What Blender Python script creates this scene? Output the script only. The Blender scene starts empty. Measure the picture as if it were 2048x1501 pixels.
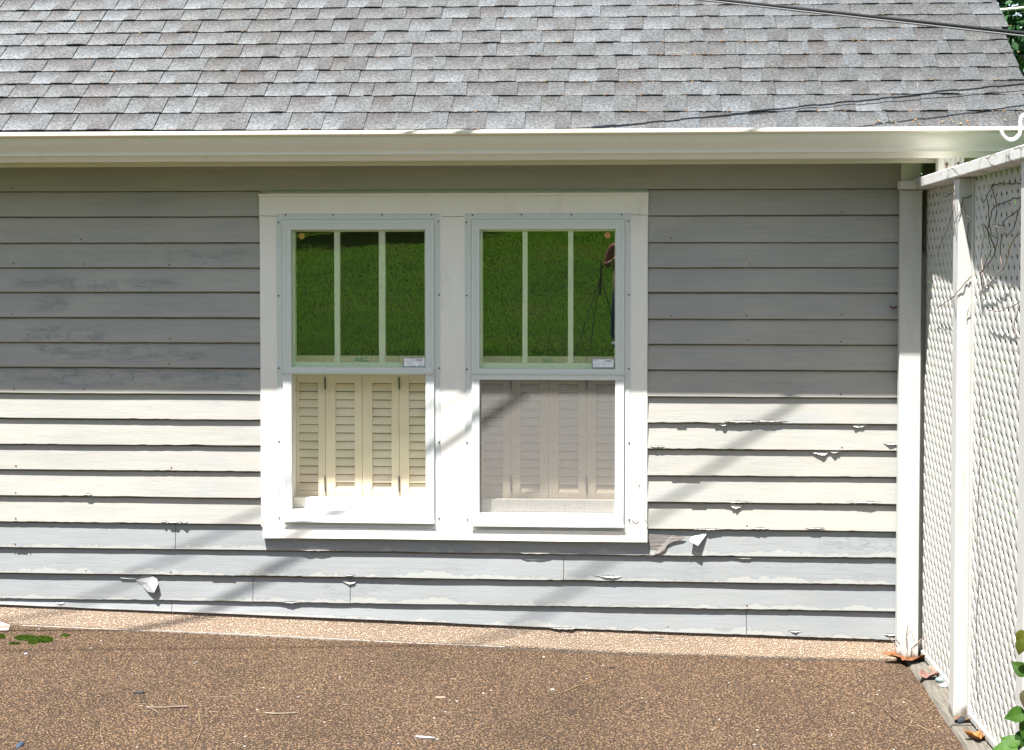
import bpy, bmesh, math, random
import numpy as np
from mathutils import Vector, Matrix, noise as mn
random.seed(7)
R = random.random
def U(a, b): return random.uniform(a, b)
scn = bpy.context.scene
col = scn.collection
# ------------------------------------------------------------------ camera, sky, sun, exposure
F_PX, TH, PH = 3245.0, math.radians(4.12), math.radians(1.994)
PPX, PPY = 1024.0, 653.0
CAM = Vector((0, -6.5, 1.55))
RT = Vector((math.cos(TH), math.sin(TH), 0))
FW = Vector((-math.sin(TH)*math.cos(PH), math.cos(TH)*math.cos(PH), -math.sin(PH)))
UP = RT.cross(FW)
cd = bpy.data.cameras.new('camera'); cam = bpy.data.objects.new('camera', cd); col.objects.link(cam)
m3 = Matrix((RT, UP, -FW)).transposed()
cam.matrix_world = Matrix.Translation(CAM) @ m3.to_4x4()
cd.sensor_width = 36; cd.lens = 36*F_PX/2048; cd.clip_end = 1000; cd.clip_start = .05
cd.shift_y = -97.5/2048
scn.camera = cam
SUN = Vector((0.1902, 0.3086, -0.93198)).normalized()
w = bpy.data.worlds.new('World'); scn.world = w; w.use_nodes = True
nt = w.node_tree; bg = nt.nodes['Background']
sky = nt.nodes.new('ShaderNodeTexSky'); sky.sky_type = 'NISHITA'; sky.sun_disc = False; sky.air_density = 1.; sky.dust_density = .6; sky.ozone_density = .3
sky.sun_elevation = math.asin(-SUN.z); sky.sun_rotation = math.atan2(-SUN.x, -SUN.y)
hz_ = nt.nodes.new('ShaderNodeHueSaturation'); hz_.inputs['Saturation'].default_value = .6
nt.links.new(sky.outputs[0], hz_.inputs['Color']); nt.links.new(hz_.outputs[0], bg.inputs[0]); bg.inputs[1].default_value = 0.068
sd = bpy.data.lights.new('sun', 'SUN'); sd.energy = 5.0; sd.angle = math.radians(.53); sd.color = (1, .965, .91)
so = bpy.data.objects.new('sun', sd); col.objects.link(so); so.rotation_euler = SUN.to_track_quat('-Z', 'Y').to_euler()
so.location = (0, -3, 20)
vs = scn.view_settings; vs.view_transform = 'Standard'; vs.look = 'None'; vs.gamma = 1; vs.exposure = 1.85; vs.use_curve_mapping = False

def at(px, py, ax, v):          # where the line of sight through photo point (px,py) meets the plane axis=v
    d = FW*F_PX + RT*(px-PPX) - UP*(py-PPY)
    return CAM + d*((v-CAM[ax])/d[ax])
def WX(px, y=0., py=700): return at(px, py, 1, y).x
def WZ(py, y=0., px=900): return at(px, py, 1, y).z

# ------------------------------------------------------------------ ground height
def sm(a, b, t):
    t = max(0, min(1, (t-a)/(b-a))); return t*t*(3-2*t)
def gz(x, y):
    base = float(np.interp(x, [-6, -2.585, -.515, .088, 1.066, 3], [.15, .096, .037, .017, .008, -.01]))
    f = sm(-9, -4, y)
    z = base*f
    if y < -5: z += float(np.interp(-y, [5, 14.5, 16.4, 38, 60, 200], [0, .42, .46, 3.3, 4.6, 5.5]))*(.92+.08*math.sin(x*.21+1))
    return z

# ------------------------------------------------------------------ mesh helpers
class MB:
    def __init__(s): s.v = []; s.f = []; s.m = []; s.c = []; s.uv = []
    def face(s, pts, mi=0, c=None, uv=None):
        b = len(s.v); s.v += [tuple(p) for p in pts]; s.f.append(tuple(range(b, b+len(pts)))); s.m.append(mi)
        n = len(pts)
        if c is None: c = (1, 1, 1)
        s.c.append(list(c) if isinstance(c[0], (tuple, list)) else [c]*n)
        s.uv.append(uv if uv else [(0, 0)]*n)
    def box(s, x0, x1, y0, y1, z0, z1, mi=0, c=None):
        if x0 > x1: x0, x1 = x1, x0
        if y0 > y1: y0, y1 = y1, y0
        if z0 > z1: z0, z1 = z1, z0
        p = [(x0,y0,z0),(x1,y0,z0),(x1,y1,z0),(x0,y1,z0),(x0,y0,z1),(x1,y0,z1),(x1,y1,z1),(x0,y1,z1)]
        for q in ((0,3,2,1),(4,5,6,7),(0,1,5,4),(1,2,6,5),(2,3,7,6),(3,0,4,7)): s.face([p[i] for i in q], mi, c)
    def prism(s, poly, d, mi=0, c=None):     # poly list of Vectors (ccw seen from +d side), extruded by -d
        d = Vector(d); a = [Vector(p) for p in poly]; b = [p-d for p in a]; n = len(a)
        s.face(a, mi, c); s.face(b[::-1], mi, c)
        for i in range(n):
            j = (i+1) % n; s.face([a[i], b[i], b[j], a[j]], mi, c)
    def sweep(s, prof, p0, p1, ax='x', mi=0, cap=True):  # prof (y,z) pairs extruded in x
        n = len(prof)
        for i in range(n-1 if not cap else n):
            j = (i+1) % n
            s.face([(p0, *prof[i]), (p1, *prof[i]), (p1, *prof[j]), (p0, *prof[j])], mi)
        if cap:
            s.face([(p0, *q) for q in prof], mi); s.face([(p1, *q) for q in prof[::-1]], mi)
    def tube(s, pts, r, n=6, mi=0, c=None, taper=None):
        pts = [Vector(p) for p in pts]; rings = []
        for i, p in enumerate(pts):
            d = (pts[min(i+1, len(pts)-1)]-pts[max(i-1, 0)]).normalized()
            a = d.cross(Vector((0, 0, 1)))
            if a.length < .05: a = d.cross(Vector((0, 1, 0)))
            a.normalize(); b = d.cross(a)
            rr = r if not callable(r) else r(i/(len(pts)-1))
            rings.append([p+(a*math.cos(t)+b*math.sin(t))*rr for t in [2*math.pi*k/n for k in range(n)]])
        base = len(s.v)
        for rg in rings: s.v += [tuple(q) for q in rg]
        def ad(idx):
            s.f.append(idx); s.m.append(mi); s.c.append([c or (1,1,1)]*len(idx)); s.uv.append([(0,0)]*len(idx))
        for i in range(len(rings)-1):
            for k in range(n):
                ad((base+i*n+k, base+i*n+(k+1) % n, base+(i+1)*n+(k+1) % n, base+(i+1)*n+k))
        ad(tuple(base+k for k in range(n))[::-1]); ad(tuple(base+(len(rings)-1)*n+k for k in range(n)))
    def build(s, name, mats, parent=None, smooth=False, bevel=0, fix=True, weld=True):
        me = bpy.data.meshes.new(name); me.from_pydata(s.v, [], s.f); me.update()
        if not isinstance(mats, (list, tuple)): mats = [mats]
        for q in mats: me.materials.append(q)
        me.polygons.foreach_set('material_index', s.m)
        ca = me.color_attributes.new('Col', 'FLOAT_COLOR', 'CORNER')
        fl = [x for f in s.c for q in f for x in (q[0], q[1], q[2], 1)]
        ca.data.foreach_set('color', fl)
        ul = me.uv_layers.new(name='UVMap'); ul.data.foreach_set('uv', [x for f in s.uv for q in f for x in q])
        if weld or fix:
            bm = bmesh.new(); bm.from_mesh(me)
            if weld: bmesh.ops.remove_doubles(bm, verts=bm.verts, dist=1e-5)
            if fix: bmesh.ops.recalc_face_normals(bm, faces=bm.faces)
            bm.to_mesh(me); bm.free()
        if smooth: me.polygons.foreach_set('use_smooth', [True]*len(me.polygons))
        o = bpy.data.objects.new(name, me); col.objects.link(o)
        if parent: o.parent = parent
        if bevel:
            b = o.modifiers.new('b', 'BEVEL'); b.width = bevel; b.segments = 2; b.limit_method = 'ANGLE'; b.angle_limit = .6
        return o
def tag(o, label=None, cat=None, group=None, kind=None):
    if label: o['label'] = label
    if cat: o['category'] = cat
    if group: o['group'] = group
    if kind: o['kind'] = kind
    return o
def empty(name, loc=(0, 0, 0)):
    o = bpy.data.objects.new(name, None); o.location = loc; col.objects.link(o); return o
def grid(name, xs, ys, zf, mat, parent=None):
    me = bpy.data.meshes.new(name)
    v = [(x, y, zf(x, y)) for y in ys for x in xs]; nx = len(xs)
    f = [(j*nx+i, j*nx+i+1, (j+1)*nx+i+1, (j+1)*nx+i) for j in range(len(ys)-1) for i in range(nx-1)]
    me.from_pydata(v, [], f); me.materials.append(mat)
    me.polygons.foreach_set('use_smooth', [True]*len(f))
    o = bpy.data.objects.new(name, me); col.objects.link(o)
    if parent: o.parent = parent
    return o
def cat_pts(pts, n=5):       # smooth a polyline
    pts = [Vector(p) for p in pts]; out = []
    P = [pts[0]]+pts+[pts[-1]]
    for i in range(1, len(P)-2):
        for k in range(n):
            t = k/n; a, b, c, d = P[i-1], P[i], P[i+1], P[i+2]
            out.append(.5*((2*b)+(c-a)*t+(2*a-5*b+4*c-d)*t*t+(3*b-a-3*c+d)*t**3))
    out.append(pts[-1]); return out

# ------------------------------------------------------------------ materials
class N:
    def __init__(s, name):
        s.m = bpy.data.materials.new(name); s.m.use_nodes = True; s.t = s.m.node_tree; s.n = s.t.nodes; s.l = s.t.links
        s.b = s.n['Principled BSDF']; s.co = s.n.new('ShaderNodeTexCoord')
    def put(s, k, v):
        i = s.b.inputs[k]
        if hasattr(v, 'is_output'): s.l.new(v, i)
        else: i.default_value = v
    def link(s, sock, v):
        if hasattr(v, 'is_output'): s.l.new(v, sock)
        else: sock.default_value = v
    def mapped(s, sc=(1, 1, 1), src='Object', rot=(0, 0, 0)):
        q = s.n.new('ShaderNodeMapping'); q.inputs['Scale'].default_value = sc; q.inputs['Rotation'].default_value = rot
        s.l.new(s.co.outputs[src], q.inputs[0]); return q.outputs[0]
    def noise(s, scale, sc=(1, 1, 1), detail=4, rough=.55, src='Object'):
        q = s.n.new('ShaderNodeTexNoise'); q.inputs['Scale'].default_value = scale; q.inputs['Detail'].default_value = detail
        q.inputs['Roughness'].default_value = rough; s.l.new(s.mapped(sc, src), q.inputs['Vector']); return q.outputs[0]
    def voro(s, scale, sc=(1, 1, 1), feat='F1', out='Distance', rand=1, vec=None):
        q = s.n.new('ShaderNodeTexVoronoi'); q.feature = feat; q.inputs['Scale'].default_value = scale; q.inputs['Randomness'].default_value = rand
        s.l.new(vec or s.mapped(sc), q.inputs['Vector']); return q.outputs[out]
    def ramp(s, v, stops, interp='LINEAR'):
        q = s.n.new('ShaderNodeValToRGB'); q.color_ramp.interpolation = interp; e = q.color_ramp.elements
        while len(e) < len(stops): e.new(.5)
        for k, (p, c) in enumerate(stops):
            e[k].position = p; e[k].color = (*c, 1) if isinstance(c, tuple) else (c, c, c, 1)
        s.link(q.inputs[0], v); return q.outputs[0]
    def mix(s, f, a, b, mode='MIX'):
        q = s.n.new('ShaderNodeMix'); q.data_type = 'RGBA'; q.blend_type = mode
        s.link(q.inputs[0], f); s.link(q.inputs[6], (*a, 1) if isinstance(a, tuple) else a); s.link(q.inputs[7], (*b, 1) if isinstance(b, tuple) else b); return q.outputs[2]
    def math(s, op, a, b=0.):
        q = s.n.new('ShaderNodeMath'); q.operation = op; s.link(q.inputs[0], a); s.link(q.inputs[1], b); return q.outputs[0]
    def bump(s, h, dist=.001, st=1.):
        q = s.n.new('ShaderNodeBump'); q.inputs['Distance'].default_value = dist; q.inputs['Strength'].default_value = st
        s.l.new(h, q.inputs['Height']); s.l.new(q.outputs[0], s.b.inputs['Normal'])
    def attr(s, name='Col'):
        q = s.n.new('ShaderNodeAttribute'); q.attribute_name = name; return q.outputs[0]

def paint(name, c, rough=.5, var=.12, grain=(1, 1, 1), bumpd=.0006, dirt=0, dirtc=(.28, .25, .2), spec=.4):
    n = N(name)
    a = n.noise(3, (1, 1, 1), 5); b = n.noise(55, grain, 3)
    k = n.ramp(a, [(.3, tuple(x*(1-var) for x in c)), (.7, c)])
    k = n.mix(.5, k, n.ramp(b, [(.3, tuple(x*(1-var*.8) for x in c)), (.65, c)]))
    if dirt:
        d = n.noise(14, (1, 1, .35), 8, .7)
        k = n.mix(n.ramp(d, [(.56-.0, 0.), (.78, dirt)]), k, dirtc)
    n.put('Base Color', k); n.put('Roughness', rough); n.put('Specular IOR Level', spec)
    n.bump(n.mix(.5, b, n.noise(160, grain, 2)), bumpd, .6)
    return n.m
M = {}
M['trim'] = paint('white_trim_paint', (.80, .78, .73), .5, .09, (1, 1, .2), .0005, .28)
M['storm'] = paint('storm_frame_enamel', (.62, .65, .64), .35, .05, (1, 1, 1), .0002, .06)
M['cream'] = paint('cream_shutter_paint', (.78, .67, .50), .45, .05, (1, 1, .3), .0002)
M['sash'] = paint('sash_paint', (.80, .79, .68), .5, .06, (1, 1, .3), .0004)
M['jamb'] = paint('jamb_paint', (.62, .60, .50), .5, .06, (1, 1, .3), .0004)
M['gutter'] = paint('gutter_enamel', (.66, .62, .53), .28, .08, (2.5, 1, .25), .0003, .32, (.45, .42, .34), .5)
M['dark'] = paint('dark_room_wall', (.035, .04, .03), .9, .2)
M['lattice'] = paint('white_plastic_lattice', (.44, .44, .415), .45, .08, (1, 1, 1), .0003, .42, (.5, .5, .34))
M['olive'] = paint('olive_shade_soffit', (.10, .105, .065), .6, .1)  # olive cast of shade and green reflection painted into the soffit colour
M['caulk'] = paint('old_white_caulk', (.36, .34, .31), .7, .4, (1, 1, 1), .001, .5)
M['felt'] = paint('dark_roof_deck', (.035, .035, .037), .9, .2)
M['black'] = paint('black_cable_sheath', (.02, .02, .022), .45, .2)
M['greycable'] = paint('grey_cable', (.16, .16, .17), .4, .1)
M['white'] = paint('white_plastic', (.8, .79, .75), .4, .04)
M['rust'] = paint('rusty_metal', (.16, .08, .04), .8, .3)
M['lead'] = paint('dark_screw_metal', (.05, .045, .04), .5, .3)
M['lock'] = paint('pale_green_lock', (.30, .42, .34), .4, .1)
M['bark'] = paint('tree_bark', (.10, .075, .05), .9, .4, (1, 1, .2), .01)

def cracked(name, c):       # thick old white paint with fine dark cracks and bare spots
    n = N(name); v = n.mapped((9, 6, 16))
    nz = n.n.new('ShaderNodeTexNoise'); nz.inputs['Scale'].default_value = 1.5; n.l.new(v, nz.inputs['Vector'])
    vv = n.mix(.35, v, nz.outputs[1], 'ADD')
    d = n.voro(1.1, feat='DISTANCE_TO_EDGE', vec=vv)
    mask = n.ramp(n.noise(5, (1, .8, 1), 4), [(.40, 0.), (.52, 1.)])
    cr = n.math('MULTIPLY', n.ramp(d, [(.0, 1.), (.07, 0.)]), mask)
    bare = n.ramp(n.noise(9, (1, .5, 1.5), 7, .7), [(.63, 0.), (.68, .8)])
    k = n.ramp(n.noise(30, (1, .3, 1), 4), [(.3, tuple(x*.88 for x in c)), (.7, c)])
    k = n.mix(bare, k, (.33, .31, .29)); k = n.mix(n.math('MULTIPLY', cr, .75), k, (.10, .09, .075))
    n.put('Base Color', k); n.put('Roughness', .6)
    n.bump(n.mix(cr, n.noise(90, (1, .3, 1), 3), (0., 0., 0.)), .0012, .7)
    return n.m
M['cap'] = cracked('cracked_white_rail_paint', (.60, .60, .58))
def postmat():
    n = N('post_paint'); c = (.50, .50, .48)
    k = n.ramp(n.noise(40, (1, 1, .12), 4), [(.3, tuple(x*.92 for x in c)), (.7, c)])
    st = n.ramp(n.noise(7, (5, 5, .55), 8, .72), [(.545, 0.), (.70, .5)])
    k = n.mix(st, k, (.40, .37, .30))
    wv = n.noise(2, (60, 60, 1.2), 3)
    cr = n.ramp(wv, [(.485, 0.), (.5, 1.), (.515, 0.)])
    ms = n.ramp(n.noise(3, (4, 4, 1), 2), [(.55, 0.), (.66, 1.)])
    cr = n.math('MULTIPLY', cr, ms)
    k = n.mix(n.math('MULTIPLY', cr, .6), k, (.2, .17, .13))
    # rotten foot
    sep = n.n.new('ShaderNodeSeparateXYZ'); n.l.new(n.co.outputs['Object'], sep.inputs[0])
    ft = n.math('ADD', sep.outputs[2], n.math('MULTIPLY', n.noise(25, (1, 1, 1), 5), .09))
    k = n.mix(n.ramp(ft, [(.075, 1.), (.10, 0.)]), k, (.16, .13, .10))
    n.put('Base Color', k); n.put('Roughness', .55); n.bump(n.noise(60, (1, 1, .1), 4), .0008, .6)
    return n.m
M['post'] = postmat()

def sidingmat():
    n = N('weathered_clapboard_paint')
    base = n.attr('Col')
    uvx = n.n.new('ShaderNodeSeparateXYZ'); n.l.new(n.co.outputs['UV'], uvx.inputs[0])
    gm = n.n.new('ShaderNodeSeparateColor'); n.l.new(base, gm.inputs[0])
    grey = n.ramp(gm.outputs[0], [(.29, 1.), (.315, 0.)])
    big = n.ramp(n.noise(1.6, (1, 1, 3), 5), [(.35, (.86, .88, .90)), (.62, (1., 1., 1.))])
    k = n.mix(1., base, big, 'MULTIPLY')
    stk = n.ramp(n.noise(9, (.5, 1, 9), 6, .65), [(.35, (.90, .90, .88)), (.6, (1., 1., 1.))])
    k = n.mix(.8, k, stk, 'MULTIPLY')
    # blue-grey rubbed smears
    sm_ = n.ramp(n.noise(2.2, (1, 1, 6), 7, .75), [(.52, 0.), (.70, .5)])
    k = n.mix(sm_, k, (.25, .28, .31))
    # lower band of each lower board where the top coat has let go (wavy outline)
    nz = n.math('ADD', n.noise(7, (1, 1, .7), 8, .78), n.math('MULTIPLY', n.noise(1.1, (1, 1, 6), 2), .5))
    edge = n.math('SUBTRACT', n.math('MULTIPLY', nz, 1.25), n.math('ADD', uvx.outputs[1], .80))
    band = n.math('MULTIPLY', n.ramp(edge, [(.0, 0.), (.02, 1.)]), grey)
    line = n.math('MULTIPLY', n.ramp(edge, [(.0, 0.), (.008, 1.), (.018, 0.)]), grey)
    k = n.mix(n.math('MULTIPLY', band, .45), k, (.37, .37, .345)); k = n.mix(n.math('MULTIPLY', line, .4), k, (.10, .10, .09))
    # alligator cracks in patches
    v = n.mapped((10, 1, 22)); q = n.n.new('ShaderNodeTexNoise'); q.inputs['Scale'].default_value = 2.5; q.inputs['Detail'].default_value = 3; n.l.new(v, q.inputs['Vector'])
    vv = n.mix(.6, v, q.outputs[1], 'ADD')
    d = n.voro(1.3, feat='DISTANCE_TO_EDGE', vec=vv)
    mk = n.ramp(n.math('ADD', n.math('MULTIPLY', uvx.outputs[0], .22), n.noise(6, (1, 1, 2.), 6, .7)), [(.66, 0.), (.74, 1.)])
    cr = n.math('MULTIPLY', n.ramp(d, [(.0, 1.), (.04, 0.)]), mk)
    # long horizontal checks
    hc = n.ramp(n.noise(1.3, (1.6, 1, 70), 4, .6), [(.497, 0.), (.5, 1.), (.503, 0.)])
    hm = n.ramp(n.noise(2.4, (1, 1, 3), 3), [(.53, 0.), (.62, .8)])
    cr = n.math('MAXIMUM', cr, n.math('MULTIPLY', hc, hm))
    k = n.mix(n.math('MULTIPLY', cr, .6), k, (.12, .13, .13))
    # bare weathered wood beside the window corner
    # brown strip under each lap: grime, plus the lap's shade painted darker
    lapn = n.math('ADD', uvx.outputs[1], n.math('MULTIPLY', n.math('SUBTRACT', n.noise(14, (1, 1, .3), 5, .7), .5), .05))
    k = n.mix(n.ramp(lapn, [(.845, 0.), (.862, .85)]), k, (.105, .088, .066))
    smud = n.math('MULTIPLY', uvx.outputs[0], n.ramp(n.noise(9, (.7, 1, 3), 7, .75), [(.45, 0.), (.62, .55)]))
    k = n.mix(smud, k, (.15, .165, .175))
    # flyspecks
    sp = n.ramp(n.voro(38, (1, 1, 1)), [(.03, .5), (.05, 0.)])
    k = n.mix(sp, k, (.25, .22, .18))
    n.put('Base Color', k); n.put('Roughness', .6); n.put('Specular IOR Level', .3)
    h = n.mix(.5, n.noise(22, (.5, 1, 6), 6, .65), n.noise(90, (.4, 1, 3), 3))
    h = n.mix(cr, h, (0., 0., 0.)); h = n.mix(n.math('MULTIPLY', band, .6), h, (.1, .1, .1))
    n.bump(h, .0014, .6)
    return n.m
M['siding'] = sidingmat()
def woodmat(name, a, b, sc=(1, 1, 45)):
    n = N(name)
    k = n.ramp(n.noise(4, sc, 6, .7), [(.32, a), (.66, b)])
    g = n.noise(6, tuple(x*1.4 for x in sc), 5, .7)
    k = n.mix(n.ramp(g, [(.62, 0.), (.68, .8)]), k, tuple(x*.35 for x in a))
    n.put('Base Color', k); n.put('Roughness', .9); n.bump(g, .004, .8); return n.m
M['barewood'] = woodmat('bare_grey_wood', (.095, .085, .08), (.27, .25, .24), (1.5, 1, 45))
M['timber'] = woodmat('weathered_timber', (.05, .044, .036), (.15, .135, .11), (28, 1.5, 28))

def shinglemat():
    n = N('asphalt_shingle_granules')
    base = n.attr('Col')
    g = n.noise(95, (1, 1, 1), 3, .8); g2 = n.noise(260, (1, 1, 1), 2, .8)
    k = n.mix(1., base, n.ramp(g, [(.34, .55), (.5, 1.), (.66, 1.5)]), 'MULTIPLY')
    k = n.mix(1., k, n.ramp(g2, [(.32, (.62, .58, .55)), (.5, (1., 1., 1.)), (.68, (1.35, 1.4, 1.5))]), 'MULTIPLY')
    big = n.ramp(n.noise(1.3, (1, 1, 1), 5, .6), [(.3, (.88, .86, .84)), (.7, (1.1, 1.12, 1.16))])
    k = n.mix(1., k, big, 'MULTIPLY')
    n.put('Base Color', k); n.put('Roughness', .95); n.put('Specular IOR Level', .08); n.bump(n.mix(.5, g, g2), .0035, .8)
    return n.m
M['shingle'] = shinglemat()

def aggregate(name, cols, dark, scale=105, lift=1., bd=.006):
    n = N(name)
    v = n.mapped((1, 1, 1)); q = n.n.new('ShaderNodeTexNoise'); q.inputs['Scale'].default_value = 60; n.l.new(v, q.inputs['Vector'])
    vv = n.mix(.012, v, q.outputs[1], 'ADD')
    cc = n.n.new('ShaderNodeTexVoronoi'); cc.inputs['Scale'].default_value = scale; n.l.new(vv, cc.inputs['Vector'])
    s1 = n.n.new('ShaderNodeSeparateColor'); n.l.new(cc.outputs['Color'], s1.inputs[0])
    k = n.ramp(s1.outputs[0], [(i/(len(cols)-.99), c) for i, c in enumerate(cols)], 'CONSTANT')
    d = n.ramp(cc.outputs['Distance'], [(.25, 0.), (.62, 1.)])
    k = n.mix(d, k, dark)
    pat = n.ramp(n.noise(1.7, (1, 1, 1), 6, .65), [(.28, (.76, .78, .78)), (.45, (.97, .97, .97)), (.6, (1.05, 1.04, 1.02)), (.75, (1.22, 1.17, 1.06))])
    k = n.mix(1., k, pat, 'MULTIPLY')
    n.put('Base Color', k); n.put('Roughness', .9); n.put('Specular IOR Level', .06)
    h = n.ramp(cc.outputs['Distance'], [(.0, 1.), (.35, .8), (.7, 0.)])
    n.bump(h, bd, 1.)
    return n.m
M['drive'] = aggregate('exposed_aggregate_driveway', [(.150, .094, .057), (.180, .113, .065), (.112, .079, .057), (.225, .150, .09), (.158, .100, .061), (.088, .066, .053), (.192, .128, .082), (.27, .20, .14)], (.042, .029, .021), 118)
M['found'] = aggregate('pinkish_aggregate_concrete', [(.28, .213, .16), (.34, .275, .22), (.24, .18, .133), (.39, .335, .28), (.30, .235, .18)], (.17, .125, .09), 190, bd=.003)

def grassmat():
    n = N('lawn_grass')
    a = n.noise(.5, (1, 1, 1), 6, .65); b = n.noise(18, (1, 1, 1), 5, .75)
    k = n.ramp(a, [(.3, (.028, .075, .002)), (.5, (.04, .105, .002)), (.66, (.06, .09, .008)), (.78, (.09, .08, .03))])
    k = n.mix(1., k, n.ramp(b, [(.3, .6), (.5, 1.), (.7, 1.35)]), 'MULTIPLY')
    n.put('Base Color', k); n.put('Roughness', .95); n.put('Specular IOR Level', .02); n.bump(b, .06, 1.); return n.m
M['grass'] = grassmat()
def colmat(name, rough=.6, spec=.3, tr=0, sc=60, var=.25, bd=.0008):
    n = N(name); g = n.noise(sc, (1, 1, 1), 4)
    k = n.mix(1., n.attr('Col'), n.ramp(g, [(.3, 1-var), (.7, 1+var*.4)]), 'MULTIPLY')
    n.put('Base Color', k); n.put('Roughness', rough); n.put('Specular IOR Level', spec); n.bump(g, bd, .6)
    if tr:
        t = n.n.new('ShaderNodeBsdfTranslucent'); n.l.new(k, t.inputs[0]); mx = n.n.new('ShaderNodeMixShader'); mx.inputs[0].default_value = tr
        n.l.new(n.b.outputs[0], mx.inputs[1]); n.l.new(t.outputs[0], mx.inputs[2]); n.l.new(mx.outputs[0], n.n['Material Output'].inputs[0])
    return n.m
M['leaf'] = colmat('green_leaf', .5, .15, .35)
M['grassblade'] = colmat('grass_blade', .9, .0, .3)
M['dry'] = colmat('dry_leaf', .75, .2, .2)
M['col'] = colmat('mixed_small_things', .75)
M['cloth'] = colmat('cloth', .9, .1)
M['skin'] = colmat('skin', .5)

def glass(name, refl, tint=(1, 1, 1), dust=0., wob=0.):
    n = N(name); n.n.remove(n.b)
    tr = n.n.new('ShaderNodeBsdfTransparent'); tr.inputs[0].default_value = (*tint, 1)
    gl = n.n.new('ShaderNodeBsdfGlossy'); gl.inputs['Roughness'].default_value = 0.0; gl.inputs[0].default_value = (1, 1, 1, 1)
    if wob:
        q = n.n.new('ShaderNodeBump'); q.inputs['Distance'].default_value = wob; q.inputs['Strength'].default_value = 1
        n.l.new(n.noise(4, (1, 1, .6), 1), q.inputs['Height']); n.l.new(q.outputs[0], gl.inputs['Normal'])
    mx = n.n.new('ShaderNodeMixShader'); mx.inputs[0].default_value = refl
    n.l.new(tr.outputs[0], mx.inputs[1]); n.l.new(gl.outputs[0], mx.inputs[2]); out = mx.outputs[0]
    if dust:
        df = n.n.new('ShaderNodeBsdfDiffuse'); df.inputs[0].default_value = (.6, .58, .5, 1)
        m2 = n.n.new('ShaderNodeMixShader'); n.l.new(n.ramp(n.noise(6, (1, 1, .6), 7, .75), [(.4, dust*.3), (.7, dust)]), m2.inputs[0])
        n.l.new(out, m2.inputs[1]); n.l.new(df.outputs[0], m2.inputs[2]); out = m2.outputs[0]
    n.l.new(out, n.n['Material Output'].inputs[0]); return n.m
M['pane'] = glass('storm_pane_glass', .18, (.9, .95, .9), .003, .0003)
M['pane_low'] = glass('lower_pane_glass', .07, (.97, .98, .96), .10)
def screenmat():
    n = N('insect_screen_mesh'); n.n.remove(n.b)
    tr = n.n.new('ShaderNodeBsdfTransparent'); df = n.n.new('ShaderNodeBsdfDiffuse'); df.inputs[0].default_value = (.205, .20, .192, 1)
    mx = n.n.new('ShaderNodeMixShader')
    g = n.noise(260, (.05, 1, 1), 2, .6); g2 = n.noise(260, (1, 1, .05), 2, .6)
    n.l.new(n.ramp(n.mix(.5, g, g2), [(.38, .56), (.62, .64)]), mx.inputs[0])
    n.l.new(tr.outputs[0], mx.inputs[1]); n.l.new(df.outputs[0], mx.inputs[2]); n.l.new(mx.outputs[0], n.n['Material Output'].inputs[0]); return n.m
M['screen'] = screenmat()

# ------------------------------------------------------------------ the setting: ground, driveway
def lin(a, b, n): return [a+(b-a)*i/(n-1) for i in range(n)]
gx = [-200, -120, -70, -40, -25]+lin(-18, 12, 61)+[20, 35, 60, 110, 200]
gy = [-200, -140, -100, -70, -55, -45]+lin(-40, 10, 101)+[16, 25, 45, 80, 140, 200]
def gground(x, y):
    z = gz(x, y)
    if -14 < x < 1.3 and -6.2 < y < 1: z -= .06*sm(-6.2, -5.4, y)
    else: z -= .004
    if y > 10: z += (y-10)*.02
    return z
tag(grid('lawn', gx, gy, gground, M['grass']), kind='structure')
tag(grid('driveway', lin(-13, -3, 21)[:-1]+lin(-3, 1.10, 60), lin(-5.3, -2, 12)[:-1]+lin(-2, .08, 30), lambda x, y: gz(x, y)+.0015*mn.noise(Vector((x*2, y*2, 0))), M['drive']), kind='structure')

# ------------------------------------------------------------------ the house
house = tag(empty('clapboard_house', (-1.5, 0, 0)), 'one storey white clapboard house with peeling paint under a grey shingle roof', 'house')
def hp(mb, name, mats, **k):
    o = mb.build(name, mats, None, **k); o.parent = house; o.location = (1.5, 0, 0); return o
T34 = math.tan(math.radians(34)); C34 = math.cos(math.radians(34)); S34 = math.sin(math.radians(34))
HX0, HX1 = -5.2, 1.130
# window openings (x0,x1,z0,z1)
CX0, CX1 = WX(520.5, -.02), WX(1295, -.02)
CZ1, CZ0 = WZ(392, -.02), WZ(1058, -.02)
WIN = [dict(fl=(554, 880, 427, 1053), ra=(566, 868.7, 439.6, 1045), gl=(583, 851, 459.6, 736), lo=(580.6, 855, 750.7, 1022.7), jo=[576, 650, 724, 798, 872], co=[(596.7, 635.7), (670, 708.7), (743.7, 782.5), (817.6, 856)],
           mu=[(669.3, 679.7), (758, 770.4)], lock=(709, 735), st=(808, 849, 717.5, 733)),
       dict(fl=(930, 1260.5, 427, 1056), ra=(943.4, 1248.7, 439.6, 1049), gl=(959.2, 1230.5, 459.3, 737.4), lo=(960.5, 1231.4, 759.5, 1026), jo=[948, 1022, 1097, 1173, 1248], co=[(966.5, 1006), (1041, 1080), (1117, 1157), (1192, 1231)],
           mu=[(1045, 1054.8), (1136, 1146)], lock=(1083, 1107), st=(1186, 1227, 718, 733.5))]
SCREWS = [[(571,430),(666,430),(764,430),(863,430),(557,445),(877,443),(557,592),(878,590),(557.5,737),(878.5,737),(558,883),(878,885),(558,1036),(878,1037)],
          [(945,430.5),(1043,429.5),(1143,429.5),(1243,429.5),(932.5,445),(1257,443),(933,591.5),(1258,590),(933.5,739),(1258,738),(934,885.5),(1258,886),(935,1040),(1258.5,1040)]]
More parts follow.
